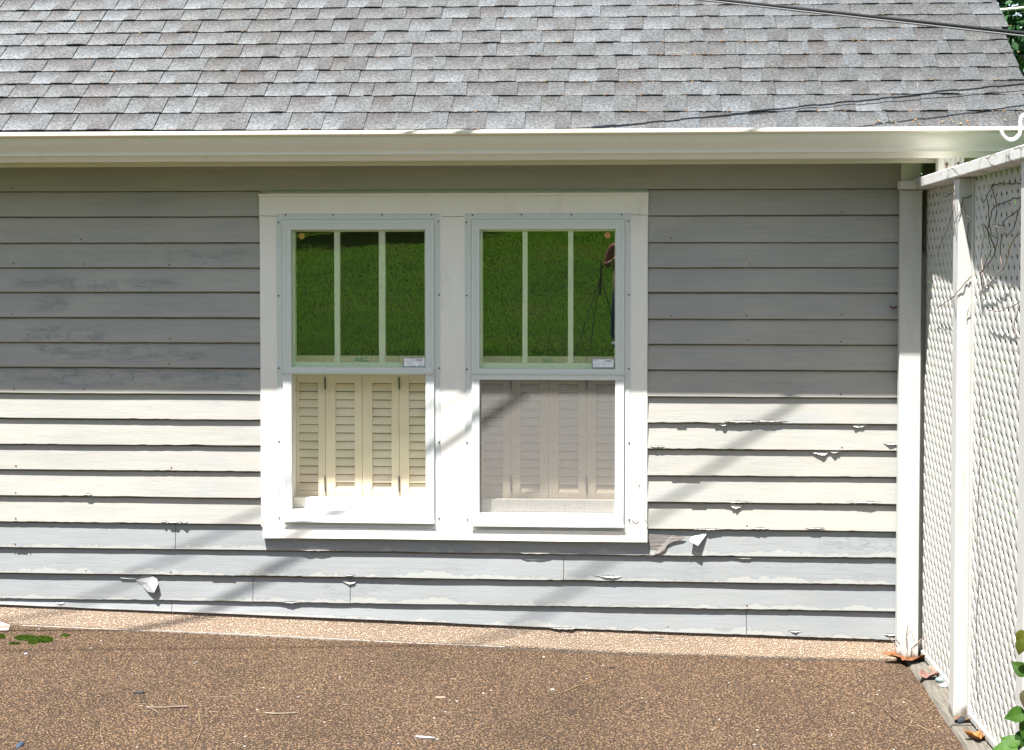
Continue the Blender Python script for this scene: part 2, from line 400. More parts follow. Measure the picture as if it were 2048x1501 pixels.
for q in WIN:
    q['ox'] = (WX(q['lo'][0]), WX(q['lo'][1])); q['oz'] = (WZ(q['lo'][3]), WZ(q['gl'][2]))
# wall core with openings
mb = MB(); zt = 2.22
o1, o2 = WIN[0], WIN[1]
for (a, b, c, d) in ((HX0, o1['ox'][0], 0.16, zt), (o1['ox'][1], o2['ox'][0], .16, zt), (o2['ox'][1], HX1-.005, .16, zt), (o1['ox'][0], o1['ox'][1], .16, o1['oz'][0]), (o2['ox'][0], o2['ox'][1], .16, o2['oz'][0]),
                     (o1['ox'][0], o1['ox'][1], o1['oz'][1], zt), (o2['ox'][0], o2['ox'][1], o2['oz'][1], zt)):
    mb.box(a, b, .0, .09, c, d)
RIDGE_Y = 2.2; BACK = 4.4+.262
mb.box(HX0, HX0+.09, .09, 4.4, .16, zt); mb.box(HX1-.095, HX1-.005, .09, 4.4, .16, zt); mb.box(HX0, HX1-.005, 4.4, 4.49, .16, zt)
for x in (HX0, HX1-.095):   # gables
    mb.prism([(x+.09, .0, zt), (x+.09, 4.4, zt), (x+.09, 2.2, zt+2.1*T34)], (.09, 0, 0))
hp(mb, 'wall', M['jamb'])
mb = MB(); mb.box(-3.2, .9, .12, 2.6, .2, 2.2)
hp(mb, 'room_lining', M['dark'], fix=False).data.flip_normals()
# clapboards
BUTTS = [1.978, 1.871, 1.767, 1.660, 1.5595, 1.4605, 1.3555, 1.2545, 1.1520, 1.0455, .941, .835, .7295, .6215, .5135, .4074, .3015, .1955]
JOINT = {.4074: [WX(350)], .1955: [WX(505), WX(700)], .3015: [WX(1128)], .835: [WX(-200)], .6215: []}
WHITE = (.366, .356, .328); GREY = (.262, .275, .28)
def bottomz(x): return float(np.interp(x, [-6, -2.584, -1.33, -.233, 1.066, 2], [.24, .169, .1365, .107, .0797, .06]))
WEAR = [(30, 360, 548, 585), (60, 140, 585, 622), (45, 210, 648, 690), (70, 420, 688, 730), (330, 490, 495, 525), (150, 300, 500, 515), (1640, 1800, 1058, 1100), (1560, 1610, 770, 790), (0, 500, 745, 775), (640, 780, 1160, 1190)]
WEAR = [(WX(a, -.012), WX(b, -.012), WZ(d, -.012), WZ(c, -.012)) for a, b, c, d in WEAR]
def wear(x, z):
    v = 0.
    for a, b, c, d in WEAR: v = max(v, min(1, max(0, min(x-a, b-x)/.03+.4))*min(1, max(0, min(z-c, d-z)/.012+.5)))
    return v
mb = MB()
def nz(x, s, k): return mn.noise(Vector((x*s, k*3.7, 1.3)))
for bi, zb in enumerate(BUTTS+['last']):
    last = zb == 'last'
    ztop = 2.1 if bi == 0 else BUTTS[bi-1]
    grey = last or zb < .45
    cc = GREY if grey else tuple(c*(1+.04*nz(bi, .9, 5)) for c in WHITE)
    spans = [(HX0, HX1)]
    if not last and .45 < zb < 1.84: spans = [(HX0, CX0-.001), (CX1+.001, HX1-.001)]
    js = [-3.5+.8*(bi*37 % 5)/5]+(JOINT.get(zb, []) if not last else [WX(342), WX(1495)])
    out = []
    for a, b in spans:
        cur = a
        for j in sorted(js):
            if a < j < b: out.append((cur, j-.0012)); cur = j+.0012
        out.append((cur, b))
    for a, b in out:
        b = min(b, WX(1798, -.01))
        n = max(2, int((b-a)/(.012 if b > -2.9 else .2))); n = min(n, 420)
        prev = None; off = .0012*nz(a, 3, bi)
        for i in range(n+1):
            x = a+(b-a)*i/n
            zz = (bottomz(x) if last else zb)+.0024*nz(x, .9, bi)+.0008*nz(x, 7, bi)
            rag = 0.
            if grey or bi >= 10: rag = max(0, nz(x, 6, bi+40)-.2)*.004+ (.0035*max(0, nz(x, 38, bi)) if nz(x, 2.2, bi+9) > .0 else 0)
            zz += rag
            wv = .0016*nz(x, 1.7, bi+20)+off + (.0018*max(0, nz(x, 7, bi+70)) if grey else 0)
            zt_ = ztop+.02 if bi else ztop
            H = zt_-zz
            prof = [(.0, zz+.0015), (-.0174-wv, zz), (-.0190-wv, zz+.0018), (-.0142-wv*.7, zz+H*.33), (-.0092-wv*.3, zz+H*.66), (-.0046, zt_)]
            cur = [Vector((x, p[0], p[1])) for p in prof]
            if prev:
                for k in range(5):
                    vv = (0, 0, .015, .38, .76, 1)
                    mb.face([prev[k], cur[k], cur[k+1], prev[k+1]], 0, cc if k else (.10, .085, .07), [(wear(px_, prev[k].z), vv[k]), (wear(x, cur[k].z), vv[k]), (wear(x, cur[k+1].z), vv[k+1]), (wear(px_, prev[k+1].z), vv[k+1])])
            else: mb.face(cur[::-1], 0, cc)
            prev = cur; px_ = x
        mb.face(prev, 0, cc)
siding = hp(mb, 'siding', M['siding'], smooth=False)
bpy.context.view_layer.update()
def sub(mb, name, mat, par, **k):
    o = mb.build(name, mat, None, **k); o.parent = par; o.location = (0, 0, 0); return o
# smooth shading across x only is not needed: boards are straight
# side and rear walls get plain lap boards too
for (x, s) in ((HX1-.005, 1), (HX0, -1)):
    mb = MB()
    for i in range(33):
        z0 = .1+i*.104; half = 2.2 if i < 21 else (4.4/2+.02)*(1-(z0+.104-2.22)/(2.2*T34))
        if half < .1: break
        mb.prism([(x+s*.014, 2.2-half, z0), (x+s*.014, 2.2+half, z0), (x+s*.004, 2.2+half, z0+.106), (x+s*.004, 2.2-half, z0+.106)], (s*.004, 0, 0), 0, WHITE)
    hp(mb, 'gable_siding', M['siding'])
# corner board & return
mb = MB(); mb.box(WX(1798), HX1+.012, -.019, .012, .06, 2.06); mb.box(HX1+.0005, HX1+.018, .0125, .09, .06, 2.06)
hp(mb, 'corner_board', M['trim'], bevel=.0015)
mb = MB(); mb.box(HX1+.0185, 1.25, -.04, -.02, 1.62, 2.0825); mb.box(HX1+.02, 1.55, -.018, 4.4, 2.075, 2.09)
hp(mb, 'corner_return', M['olive'])
# foundation
mb = MB(); xs = lin(HX0, 1.09, 60)
for a, b in zip(xs, xs[1:]):
    def pf(x):
        zt2 = bottomz(x); g = gz(x, 0)-.03; w = .004*nz(x, 3, 2)
        return [Vector((x, .1, zt2+.02)), Vector((x, -.004, zt2+.02)), Vector((x, -.010, zt2-.004)), Vector((x, -.026+w, (zt2*.6+(g+.03)*.4))), Vector((x, -.052+w, g+.036)), Vector((x, -.056+w, g))]
    P, Q = pf(a), pf(b)
    for k in range(5): mb.face([P[k], Q[k], Q[k+1], P[k+1]])
hp(mb, 'foundation', M['found'])
# thin white paint drip line at the foot of the foundation
mb = MB(); xs = lin(WX(50), WX(1010), 120)
for a, b in zip(xs, xs[1:]):
    h = max(-.001, .0008+.0055*nz(a, 2.2, 1)+.002*nz(a, 30, 4)); ya = -.057+.002*nz(a, 6, 6)
    mb.box(a, b+.0005, ya-.004, ya+.003, gz(a, 0)-.01, gz(a, 0)+h+.002)
hp(mb, 'drip_strip', M['caulk'])
mb = MB(); mb.box(HX1-.1, HX1-.01, .1, 4.4, -.1, .2); mb.box(HX0+.01, HX0+.1, .1, 4.4, -.1, .24); mb.box(HX0+.01, HX1-.01, 4.4, 4.48, -.1, .24)
hp(mb, 'footing', M['found'])

# ---- roof
EY, EZ = -.262, 2.082
RX0, RX1 = -5.7, 1.552
def rp(X, s, h=0.): return Vector((X, EY+s*C34-h*S34, EZ+s*S34+h*C34))
SL = (RIDGE_Y-EY)/C34
cour = [.007, .146, .282, .397, .510, .628, .752, .872, .996, 1.110]
while cour[-1] < SL-.1: cour.append(cour[-1]+.121)
tones = [(.069, .072, .073), (.065, .067, .067), (.060, .060, .060), (.073, .078, .081), (.067, .070, .071)]
mb = MB()
def wav(X, i): return -.009*(X+.75)*(1 if i < 12 else 0)+.0042*nz(X, .8, i)+.002*nz(X, 4.5, i+30)
def strip(x0a, x0b, x1a, x1b, s0, s1, i, h0, h1, cb, ct, lift):   # bottom x0a..x0b at s0, top x1a..x1b at s1
    n = 3
    for k in range(n):
        t0, t1 = k/n, (k+1)/n
        xb0, xb1 = x0a+(x0b-x0a)*t0, x0a+(x0b-x0a)*t1; xt0, xt1 = x1a+(x1b-x1a)*t0, x1a+(x1b-x1a)*t1
        B0 = rp(xb0, s0+wav(xb0, i), h0+lift*math.sin(math.pi*t0)); B1 = rp(xb1, s0+wav(xb1, i), h0+lift*math.sin(math.pi*t1))
        T0 = rp(xt0, s1, h1); T1 = rp(xt1, s1, h1)
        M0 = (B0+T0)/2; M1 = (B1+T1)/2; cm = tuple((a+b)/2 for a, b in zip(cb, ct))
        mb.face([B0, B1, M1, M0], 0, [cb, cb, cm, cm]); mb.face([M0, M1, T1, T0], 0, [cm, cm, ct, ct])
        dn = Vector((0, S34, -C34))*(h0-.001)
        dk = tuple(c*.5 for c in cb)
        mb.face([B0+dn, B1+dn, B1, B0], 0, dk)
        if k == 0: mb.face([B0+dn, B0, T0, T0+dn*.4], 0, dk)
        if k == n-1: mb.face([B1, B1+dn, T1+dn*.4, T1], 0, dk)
for i, s0 in enumerate(cour):
    s1 = (cour[i+1] if i+1 < len(cour) else SL)+.02
    X = RX0-U(0, .2)
    while X < RX1:
        tabw, gapw = U(.055, .105), U(.055, .12)
        if R() < .12: tabw *= .45
        sl = U(.004, .032); q_ = (1.08-.10*X)*(1+.09*mn.noise(Vector((X*1.3, i*.5, 2)))); tn = tuple(c*q_ for c in random.choice(tones)); tn2 = tuple(c*q_ for c in random.choice(tones))
        a, b = max(X, RX0), min(X+gapw, RX1)
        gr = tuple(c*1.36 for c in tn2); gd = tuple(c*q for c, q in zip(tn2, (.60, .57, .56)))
        vis = -3 < X < 2
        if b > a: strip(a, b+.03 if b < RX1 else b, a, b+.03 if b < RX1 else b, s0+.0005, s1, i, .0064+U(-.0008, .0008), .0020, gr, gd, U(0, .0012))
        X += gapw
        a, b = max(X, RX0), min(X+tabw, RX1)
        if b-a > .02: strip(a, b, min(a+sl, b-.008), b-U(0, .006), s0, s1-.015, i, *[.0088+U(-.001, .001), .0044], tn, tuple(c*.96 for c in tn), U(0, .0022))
        X += tabw+U(0, .0012)
# deck, rake edge and rear slope
def slab(mb, s0, s1, x0, x1, h0, h1, mi=0, rear=False, c=None):
    P = [rp(x0, s0, h0), rp(x1, s0, h0), rp(x1, s1, h0), rp(x0, s1, h0), rp(x0, s0, h1), rp(x1, s0, h1), rp(x1, s1, h1), rp(x0, s1, h1)]
    if rear: P = [Vector((p.x, 2*RIDGE_Y-p.y, p.z)) for p in P]
    for q in ((0,3,2,1),(4,5,6,7),(0,1,5,4),(1,2,6,5),(2,3,7,6),(3,0,4,7)): mb.face([P[j] for j in q], mi, c)
slab(mb, .012, SL+.002, RX0+.004, RX1-.012, -.02, .0005, 1)
slab(mb, .012, SL+.002, RX0+.004, RX1-.012, -.02, .0055, 0, True, (.08, .08, .08))
slab(mb, .0, SL, RX1-.03, RX1-.014, -.14, -.021, 1); slab(mb, .0, SL, RX1-.03, RX1-.014, -.14, -.021, 1, True)
slab(mb, .0, SL, RX0+.014, RX0+.03, -.14, -.021, 1); slab(mb, .0, SL, RX0+.014, RX0+.03, -.14, -.021, 1, True)
slab(mb, -.02, .10, RX0, RX1, .0062+.001, .013, 0, True, (.08, .08, .08))
for sgn in (1, -1):
    for k in range(int((RX1-RX0)/.2)):
        x = RX0+k*.2
        a = Vector((x, RIDGE_Y, EZ+SL*S34+.02)); b = Vector((x+.2, RIDGE_Y, EZ+SL*S34+.026))
        mb.face([a, b, b+Vector((0, sgn*.13*C34, -.13*S34)), a+Vector((0, sgn*.13*C34, -.13*S34))], 0, random.choice(tones))
hp(mb, 'roof', [M['shingle'], M['felt']], fix=False, weld=False)
# fascia, gutter, downspout
mb = MB(); mb.box(RX0+.03, RX1-.03, -.232, -.212, 1.955, 2.055); mb.box(RX0+.03, HX1+.01, -.211, -.001, 1.985, 1.997)
hp(mb, 'fascia', M['jamb'])
GT = 2.0815
def gprof(o=0.):
    return [(-.2325, GT-.0), (-.2325, GT-.112), (-.302, GT-.113), (-.306, GT-.108), (-.3085, GT-.094), (-.311, GT-.0915), (-.316, GT-.0895), (-.3165, GT-.086), (-.3155, GT-.082), (-.318, GT-.073), (-.326, GT-.060),
            (-.334, GT-.047), (-.3385, GT-.034), (-.3400, GT-.0215), (-.3425, GT-.0195), (-.3500, GT-.0185), (-.3545, GT-.0150), (-.3555, GT-.008), (-.3535, GT-.002), (-.349, GT), (-.343, GT-.001), (-.342, GT-.004)]
mb = MB(); pr = gprof()
inn = [(-.235, GT), (-.235, GT-.110), (-.300, GT-.110), (-.313, GT-.082), (-.3375, GT-.030), (-.339, GT-.004)]
xs = [RX0-.01, -3, -2.2, -1.4, -.6, .2, .8, 1.2, RX1+.012]
for a, b in zip(xs, xs[1:]):
    for i in range(len(pr)-1): mb.face([(a, *pr[i]), (b, *pr[i]), (b, *pr[i+1]), (a, *pr[i+1])])
    for i in range(len(inn)-1): mb.face([(a, *inn[i]), (b, *inn[i]), (b, *inn[i+1]), (a, *inn[i+1])])
for x in (xs[0], xs[-1]): mb.face([(x, *q) for q in pr])
gut = hp(mb, 'gutter', M['gutter'], smooth=True)
gut.data.polygons.foreach_set('use_smooth', [True]*len(gut.data.polygons))
em = gut.modifiers.new('e', 'EDGE_SPLIT'); em.split_angle = math.radians(40)
mb = MB()
def dsp(path, w=.094, d=.06):
    # fluted rectangular pipe
    prof = []
    k = 5
    for side in range(4):
        L = w if side % 2 == 0 else d
        for j in range(k*2):
            t = j/(k*2)
            inset = .0032 if j % 2 else 0
            a = -L/2+L*t
            o = (d if side % 2 == 0 else w)/2-inset
            prof.append({0: (a, -o), 1: (o, a), 2: (-a, o), 3: (-o, -a)}[side])
    rings = [[Vector((p.x+q[0], p.y+q[1]*sy, p.z+q[1]*sz)) for q in prof] for p, sy, sz in path]
    n = len(prof)
    for A, B in zip(rings, rings[1:]):
        for i in range(n): mb.face([A[i], A[(i+1) % n], B[(i+1) % n], B[i]])
    mb.face(rings[-1])
dx = 1.2038
dsp([(Vector((dx, -.272, 1.975)), 1, 0), (Vector((dx, -.272, 1.90)), 1, 0), (Vector((dx+.005, -.262, 1.86)), .95, .25), (Vector((dx+.06, -.16, 1.74)), .8, .5), (Vector((dx+.07, -.1, 1.66)), .95, .25), (Vector((dx+.07, -.09, 1.6)), 1, 0), (Vector((dx+.07, -.09, .12)), 1, 0)])
ds = hp(mb, 'downspout', M['gutter'])
for (px, py, r) in ((1893.5, 329, .006), (1916.5, 327, .005)):
    p = at(px, py, 1, -.305); m2 = MB(); m2.tube([p+Vector((0, .002, 0)), p+Vector((0, -.0015, 0))], r, 8); m2.tube([p+Vector((0, 0, -.002)), p+Vector((0, -.001, -.016))], .0022, 5)
    sub(m2, 'rivet', M['rust'], ds)

# ---- window surround
mb = MB(); yc = -.020
fl1, fl2 = o1['fl'], o2['fl']
xl = WX(554, yc)+.008; xm0, xm1 = WX(880, yc)-.008, WX(930, yc)+.008; xr = WX(1260.5, yc)-.008
zt1 = WZ(427, yc)-.008; zb1 = WZ(1053, yc)+.01
def rbox(mb, x0, x1, z0, z1, y0, y1, seed=0, n=40, amp=.0012, vert=False):   # board with slightly wandering edges
    if vert:
        zs = lin(z0, z1, n)
        for a, b in zip(zs, zs[1:]):
            f = lambda z: (x0+amp*nz(z, 4, seed), x1+amp*nz(z, 4, seed+9))
            (p, q), (r, s) = f(a), f(b)
            mb.face([(p, y0, a), (q, y0, a), (s, y0, b), (r, y0, b)]); mb.face([(p, y0, a), (r, y0, b), (r, y1, b), (p, y1, a)]); mb.face([(q, y0, a), (q, y1, a), (s, y1, b), (s, y0, b)])
        mb.face([(x0, y0, z0), (x0, y1, z0), (x1, y1, z0), (x1, y0, z0)]); mb.face([(x0, y0, z1), (x0, y1, z1), (x1, y1, z1), (x1, y0, z1)])
    else:
        xs = lin(x0, x1, n)
        for a, b in zip(xs, xs[1:]):
            f = lambda x: (z0+amp*nz(x, 4, seed), z1+amp*nz(x, 4, seed+9))
            (p, q), (r, s) = f(a), f(b)
            mb.face([(a, y0, p), (b, y0, r), (b, y0, s), (a, y0, q)]); mb.face([(a, y0, q), (b, y0, s), (b, y1, s), (a, y1, q)]); mb.face([(a, y0, p), (a, y1, p), (b, y1, r), (b, y0, r)])
        mb.face([(x0, y0, z0), (x0, y0, z1), (x0, y1, z1), (x0, y1, z0)]); mb.face([(x1, y0, z0), (x1, y0, z1), (x1, y1, z1), (x1, y1, z0)])
hz = WZ(435, yc)
rbox(mb, CX0, xl, CZ0, hz, yc, .0, 1, vert=True)
rbox(mb, xm0, xm1, CZ0, hz, yc-.0004, .0, 2, vert=True)
rbox(mb, xr, CX1, CZ0, hz, yc, .0, 3, vert=True)
rbox(mb, CX0-.001, CX1+.001, hz+.0005, CZ1, yc-.001, .0, 4)
rbox(mb, CX0-.003, CX1+.003, CZ1, CZ1+.010, yc-.010, -.001, 5, amp=.0006)
rbox(mb, xl, xm0, zb1-.03, zb1, yc+.001, .0, 6, 8); rbox(mb, xm1, xr, zb1-.03, zb1, yc+.001, .0, 6, 8)
srd = hp(mb, 'window_surround', M['trim'], bevel=0)
for ck in ([(523, 1034), (527, 1042), (524, 1052), (530, 1057)], [(552, 1026), (549, 1034), (553, 1046), (551, 1056)], [(1263, 1040), (1271, 1047), (1278, 1044)], [(1266, 1044), (1266, 1056)], [(1274, 962), (1276, 972), (1280, 970), (1278, 980)],
           [(1272, 964), (1273, 974)], [(520, 432), (560, 433), (590, 432)], [(1228, 431), (1262, 430), (1294, 431)], [(884, 433), (905, 434), (928, 433)], [(1290, 1040), (1296, 1050), (1292, 1058)]):
    m2 = MB(); m2.tube(cat_pts([at(a, b, 1, -.0205 if b > 440 else -.0212) for a, b in ck], 4), .0009, 4, 0, (.10, .085, .07)); sub(m2, 'crack', M['col'], srd)
mb = MB(); rbox(mb, CX0+.010, CX1+.001, WZ(1080.5, -.035), CZ0-.0005, -.036, .0, 8, 110, .0022)
hp(mb, 'sill', M['trim'])

# ---- windows
def loft(mb, rects, mi=0):          # rects: (x0,x1,z0,z1,y)
    for A, B in zip(rects, rects[1:]):
        ca = [(A[0], A[4], A[2]), (A[1], A[4], A[2]), (A[1], A[4], A[3]), (A[0], A[4], A[3])]
        cb = [(B[0], B[4], B[2]), (B[1], B[4], B[2]), (B[1], B[4], B[3]), (B[0], B[4], B[3])]
        for i in range(4): mb.face([ca[i], ca[(i+1) % 4], cb[(i+1) % 4], cb[i]], mi)
def rc(px0, px1, py0, py1, y, ins=0.):
    return [WX(px0, y)+ins, WX(px1, y)-ins, WZ(py1, y)+ins, WZ(py0, y)-ins, y]
def ins(r, d, y=None): return [r[0]+d, r[1]-d, r[2]+d, r[3]-d, r[4] if y is None else y]
for wi, q in enumerate(WIN):
    mb = MB()
    F = rc(*q['fl'], -.0225); A = rc(*q['ra'], -.0245)
    inner = rc(q['gl'][0], q['gl'][1], q['gl'][2], q['lo'][3], -.027)
    ww = inner[0]-A[0]
    loft(mb, [ins(F, 0, -.0195), ins(F, 0), ins(F, .004), ins(F, .0048, -.0215), ins(F, .0056, -.0225), ins(A, -.002, -.0225), ins(A, -.001, -.0215), ins(A, 0, -.0215), ins(A, 0, -.029), ins(A, .002, -.031),
              ins(A, ww*.35, -.0312), ins(A, ww*.38, -.0298), ins(A, ww*.44, -.0312), ins(A, ww*.62, -.0312), ins(A, ww*.66, -.0300), ins(A, ww*.7, -.0308), ins(inner, -.002, -.0302), ins(inner, 0, -.0285), ins(inner, 0, -.014)])
    # meeting rail
    r0, r1 = WZ(q['gl'][3], -.03), WZ(749, -.034)
    mb.box(A[0]-.001, A[1]+.001, -.0365, -.015, r1, r1+.0045)
    mb.box(A[0]+.006, A[1]-.006, -.0345, -.0150, r1+.005, r0)
    if wi: mb.box(A[0]+.008, A[1]-.008, -.0330, -.0155, WZ(759.3, -.03), r1-.0006)
    # projecting bottom ledge
    zb = WZ(q['ra'][3], -.04)
    mb.prism([(A[0]-.002, -.046, zb), (A[1]+.002, -.046, zb), (A[1]-.010, -.031, zb+.022), (A[0]+.010, -.031, zb+.022)], (0, -.012, 0))
    mb.box(A[0]-.001, A[1]+.001, -.0465, -.033, zb-.006, zb+.0005)
    win = hp(mb, 'window', M['storm'], bevel=0)
    tag(win, ['left window with clear lower pane and cream shutters', 'right window with grey insect screen over its lower half'][wi])
    # screws
    m2 = MB(); m2.tube([(0, .001, 0), (0, -.0012, 0)], .0034, 8); s0 = None
    for (sx, sy) in SCREWS[wi]:
        if s0 is None: s = sub(m2, 'screw', M['lead'], win); s0 = s
        else: s = s0.copy(); col.objects.link(s); s.parent = win
        s.location = at(sx, sy, 1, -.0235)
    # jamb liner
    m2 = MB(); x0, x1, z0, z1 = q['ox'][0]-.001, q['ox'][1]+.001, q['oz'][0]-.001, q['oz'][1]+.001
    m2.box(x0-.02, x0+.0015, -.0135, .1, z0, z1); m2.box(x1-.0015, x1+.02, -.0135, .1, z0, z1); m2.box(x0+.0015, x1-.0015, -.0135, .1, z1-.002, z1+.02); m2.box(x0+.0015, x1-.0015, -.0135, .13, z0-.02, z0+.002)
    sub(m2, 'jamb', M['trim'], win)
    # upper sash with muntins behind the storm pane
    m2 = MB(); ys = -.010
    g = rc(*q['gl'], ys)
    tz = WZ(463.4, ys); bz = WZ(725.5, ys); lx = WX(q['gl'][0]+7.2-wi*1.5, ys); rx = WX(q['gl'][1]-1.6, ys)
    rbox(m2, g[0]-.002, lx, bz, tz, ys, ys+.03, 1, amp=.0006, vert=True); rbox(m2, rx, g[1]+.012, bz, tz, ys, ys+.03, 2, amp=.0004, vert=True)
    rbox(m2, g[0]-.002, g[1]+.012, tz, g[3]+.01, ys-.0005, ys+.03, 3, amp=.0004); rbox(m2, g[0]-.002, g[1]+.012, g[2]-.03, bz, ys-.0005, ys+.03, 4, amp=.0005)
    sub(m2, 'upper_sash', M['sash'], win)
    for k, (a, b) in enumerate(q['mu']):
        m2 = MB(); rbox(m2, WX(a, ys), WX(b, ys), bz+.0003, tz-.0003, ys+.0008, ys+.022, 5+k+wi, amp=.0011, vert=True)
        sub(m2, 'muntin', M['sash'], win)
    m2 = MB(); a = rc(*q['gl'], -.022); m2.face([(a[0]-.004, -.022, a[2]-.004), (a[1]+.004, -.022, a[2]-.004), (a[1]+.004, -.022, a[3]+.004), (a[0]-.004, -.022, a[3]+.004)])
    sub(m2, 'storm_pane', M['pane'], win)
    # lower part
    m2 = MB(); a = rc(*q['lo'], -.018); m2.face([(a[0]-.004, -.018, a[2]-.004), (a[1]+.004, -.018, a[2]-.004), (a[1]+.004, -.018, a[3]+.008), (a[0]-.004, -.018, a[3]+.008)])
    if wi: sub(m2, 'insect_screen', M['screen'], win)
    else: sub(m2, 'lower_pane', M['pane_low'], win)
    m2 = MB(); rbox(m2, q['ox'][0]+.002, q['ox'][1]-.002, q['oz'][0]+.003, WZ(998.6, .04), .040, .075, 4, amp=.0005)
    sub(m2, 'lower_rail', M['trim'], win)
    # interior louvred shutters
    ysh = .105; zt_, zb_ = WZ(712.5, ysh), WZ(1030, ysh)
    lt, lb = WZ(767.5, ysh), WZ(984.5, ysh)
    for k in range(4):
        m2 = MB(); X0, X1 = WX(q['jo'][k], ysh)+.0007, WX(q['jo'][k+1], ysh)-.0007
        c0, c1 = WX(q['co'][k][0], ysh), WX(q['co'][k][1], ysh)
        if k == 3: c1 = X1-(X1-X0)*.24
        m2.box(X0, c0, ysh, ysh+.026, zb_, zt_); m2.box(c1, X1, ysh, ysh+.026, zb_, zt_)
        m2.box(c0, c1, ysh+.0008, ysh+.025, lt, zt_); m2.box(c0, c1, ysh+.0008, ysh+.025, zb_, lb)
        n = 13; h = (lt-lb)/n
        for j in range(n):
            z = lb+h*j
            m2.prism([(c0, ysh+.003, z+.0015), (c1, ysh+.003, z+.0015), (c1, ysh+.0185, z+h+.005), (c0, ysh+.0185, z+h+.005)], (0, -.0045, .001))
        o = sub(m2, 'shutter', M['cream'], win, bevel=.0009)
    for hx in (q['jo'][1], q['jo'][3]):
        for (y0, y1) in ((754, 780), (952, 986)):
            m2 = MB(); p0, p1 = at(hx, y0, 1, ysh-.004), at(hx+.6, y1, 1, ysh-.004)
            m2.tube([p0, p0.lerp(p1, .15), p0.lerp(p1, .85), p1], lambda t: .0016+.0026*math.sin(math.pi*min(1, max(0, t))), 6)
            sub(m2, 'hinge', M['lead'], win)
    # sash lock
    m2 = MB(); a, b = q['lock']; z = WZ(724, -.005); x0, x1 = WX(a, -.005), WX(b, -.005)
    m2.box(x0, x1, -.009, .02, z, z+.004); m2.tube([((x0+x1)/2, -.004, z+.004), ((x0+x1)/2, -.004, z+.014)], .007, 10); m2.tube([(x0+.004, -.008, z+.006), ((x0+x1)/2, -.009, z+.011), (x1-.004, -.007, z+.016)], .0032, 6)
    m2.box(x0+.002, x0+.013, -.007, .01, z+.004, z+.017)
    sub(m2, 'sash_lock', M['lock'], win)
    # sticker on the storm pane: grey backing, white card, tiny dark red line of type
    m2 = MB(); a, b, c, d = q['st']; y = -.0232
    def fl(x0, x1, z0, z1, y, mi, c): m2.box(x0, x1, y, y+.0004, z0, z1, mi, c)
    X0, X1, Z0, Z1 = WX(a, y), WX(b, y), WZ(d, y), WZ(c, y)
    fl(X0-.004, X1+.004, Z0-.005, Z1+.004, y+.0006, 0, (.33, .34, .34)); fl(X0, X1, Z0, Z1, y, 0, (.80, .82, .85))
    x = X0+(X1-X0)*.58
    for k in range(9):
        w_ = (.0026, .0018, .0024, .0020, .0030, .0020, .0026, .0022, .0026)[k]
        fl(x, x+w_, Z1-.0085, Z1-(.0045 if k not in (3, 7) else .0055), y-.0005, 0, (.22, .03, .04)); x += w_+.0007
    for k in range(5): fl(X0+(X1-X0)*(.62+.07*k), X0+(X1-X0)*(.645+.07*k), Z1-.0165, Z1-.015, y-.0005, 0, (.5, .52, .56))
    sub(m2, 'sticker', M['col'], win)
    m2 = MB(); p = at((603.5, 1215)[wi], (473, 471)[wi], 1, -.0228); m2.tube([p, p+Vector((0, -.0008, 0))], .0122, 24, 0, ((.40, .26, .04), (.46, .24, .09))[wi])  # small flat coloured disc on the upper pane
    sub(m2, 'yellow_disc', M['col'], win)

# ---- paint flakes peeling off the boards, nails, bare wood
def bare(px0, px1, py0, py1, y=-.0178):
    pass
mb = MB()
P = [(1298, 1068), (1345, 1070), (1372, 1074), (1366, 1079), (1345, 1084), (1334, 1090), (1330, 1100), (1318, 1106), (1312, 1112), (1297, 1114)]
def brdy(z):
    return brdy_(z)-.0014
def brdy_(z):
    for k, zb in enumerate(BUTTS):
        if z >= zb: t = (z-zb)/((BUTTS[k-1] if k else 2.1)+.02-zb); return -.0168+.0112*t
    return -.0168+.0112*max(0, min(1, (z-.08)/.13))
mb.face([Vector((at(a, b, 1, -.012).x, brdy(at(a, b, 1, -.012).z)-.0066, at(a, b, 1, -.012).z)) for a, b in P])
sub(mb, 'bare_wood_patch', M['barewood'], siding)
FL = [  # polygons in photo px with outward curl (m) at each corner; a real flake leaves the board there
 [(1412,1064,.001),(1414,1068,.004),(1396,1092,.030),(1378,1082,.026),(1384,1073,.012),(1400,1070,.004)],
 [(280,1152,.002),(300,1150,.004),(314,1158,.010),(316,1170,.022),(308,1186,.026),(296,1184,.012),(284,1172,.003),(268,1160,.001)],
 [(238,1154,.001),(280,1156,.001),(268,1159,.005),(242,1157,.006)],
]
for fk in FL:
    if not fk: continue
    a, b, _ = fk[0]; base = at(a, b, 1, -.014); wy = brdy(base.z)
    grey = base.z < .4
    pts = []
    for (px, py, d) in fk:
        p = at(px, py, 1, wy-d); pts.append(Vector((p.x, wy-d-.0006, p.z)))
    m2 = MB(); cen = sum(pts, Vector())/len(pts); cen.y += .001; n = len(pts)
    cc_ = (.29, .30, .305) if grey else (.42, .415, .39)
    for i in range(n):
        j = (i+1) % n
        m2.face([cen, pts[i], pts[j]], 0, cc_); m2.face([cen+Vector((0, .0008, 0)), pts[j]+Vector((0, .0008, 0)), pts[i]+Vector((0, .0008, 0))], 0, (.6, .58, .54))
    o = sub(m2, 'paint_flake', M['col'], siding, weld=False, fix=False)
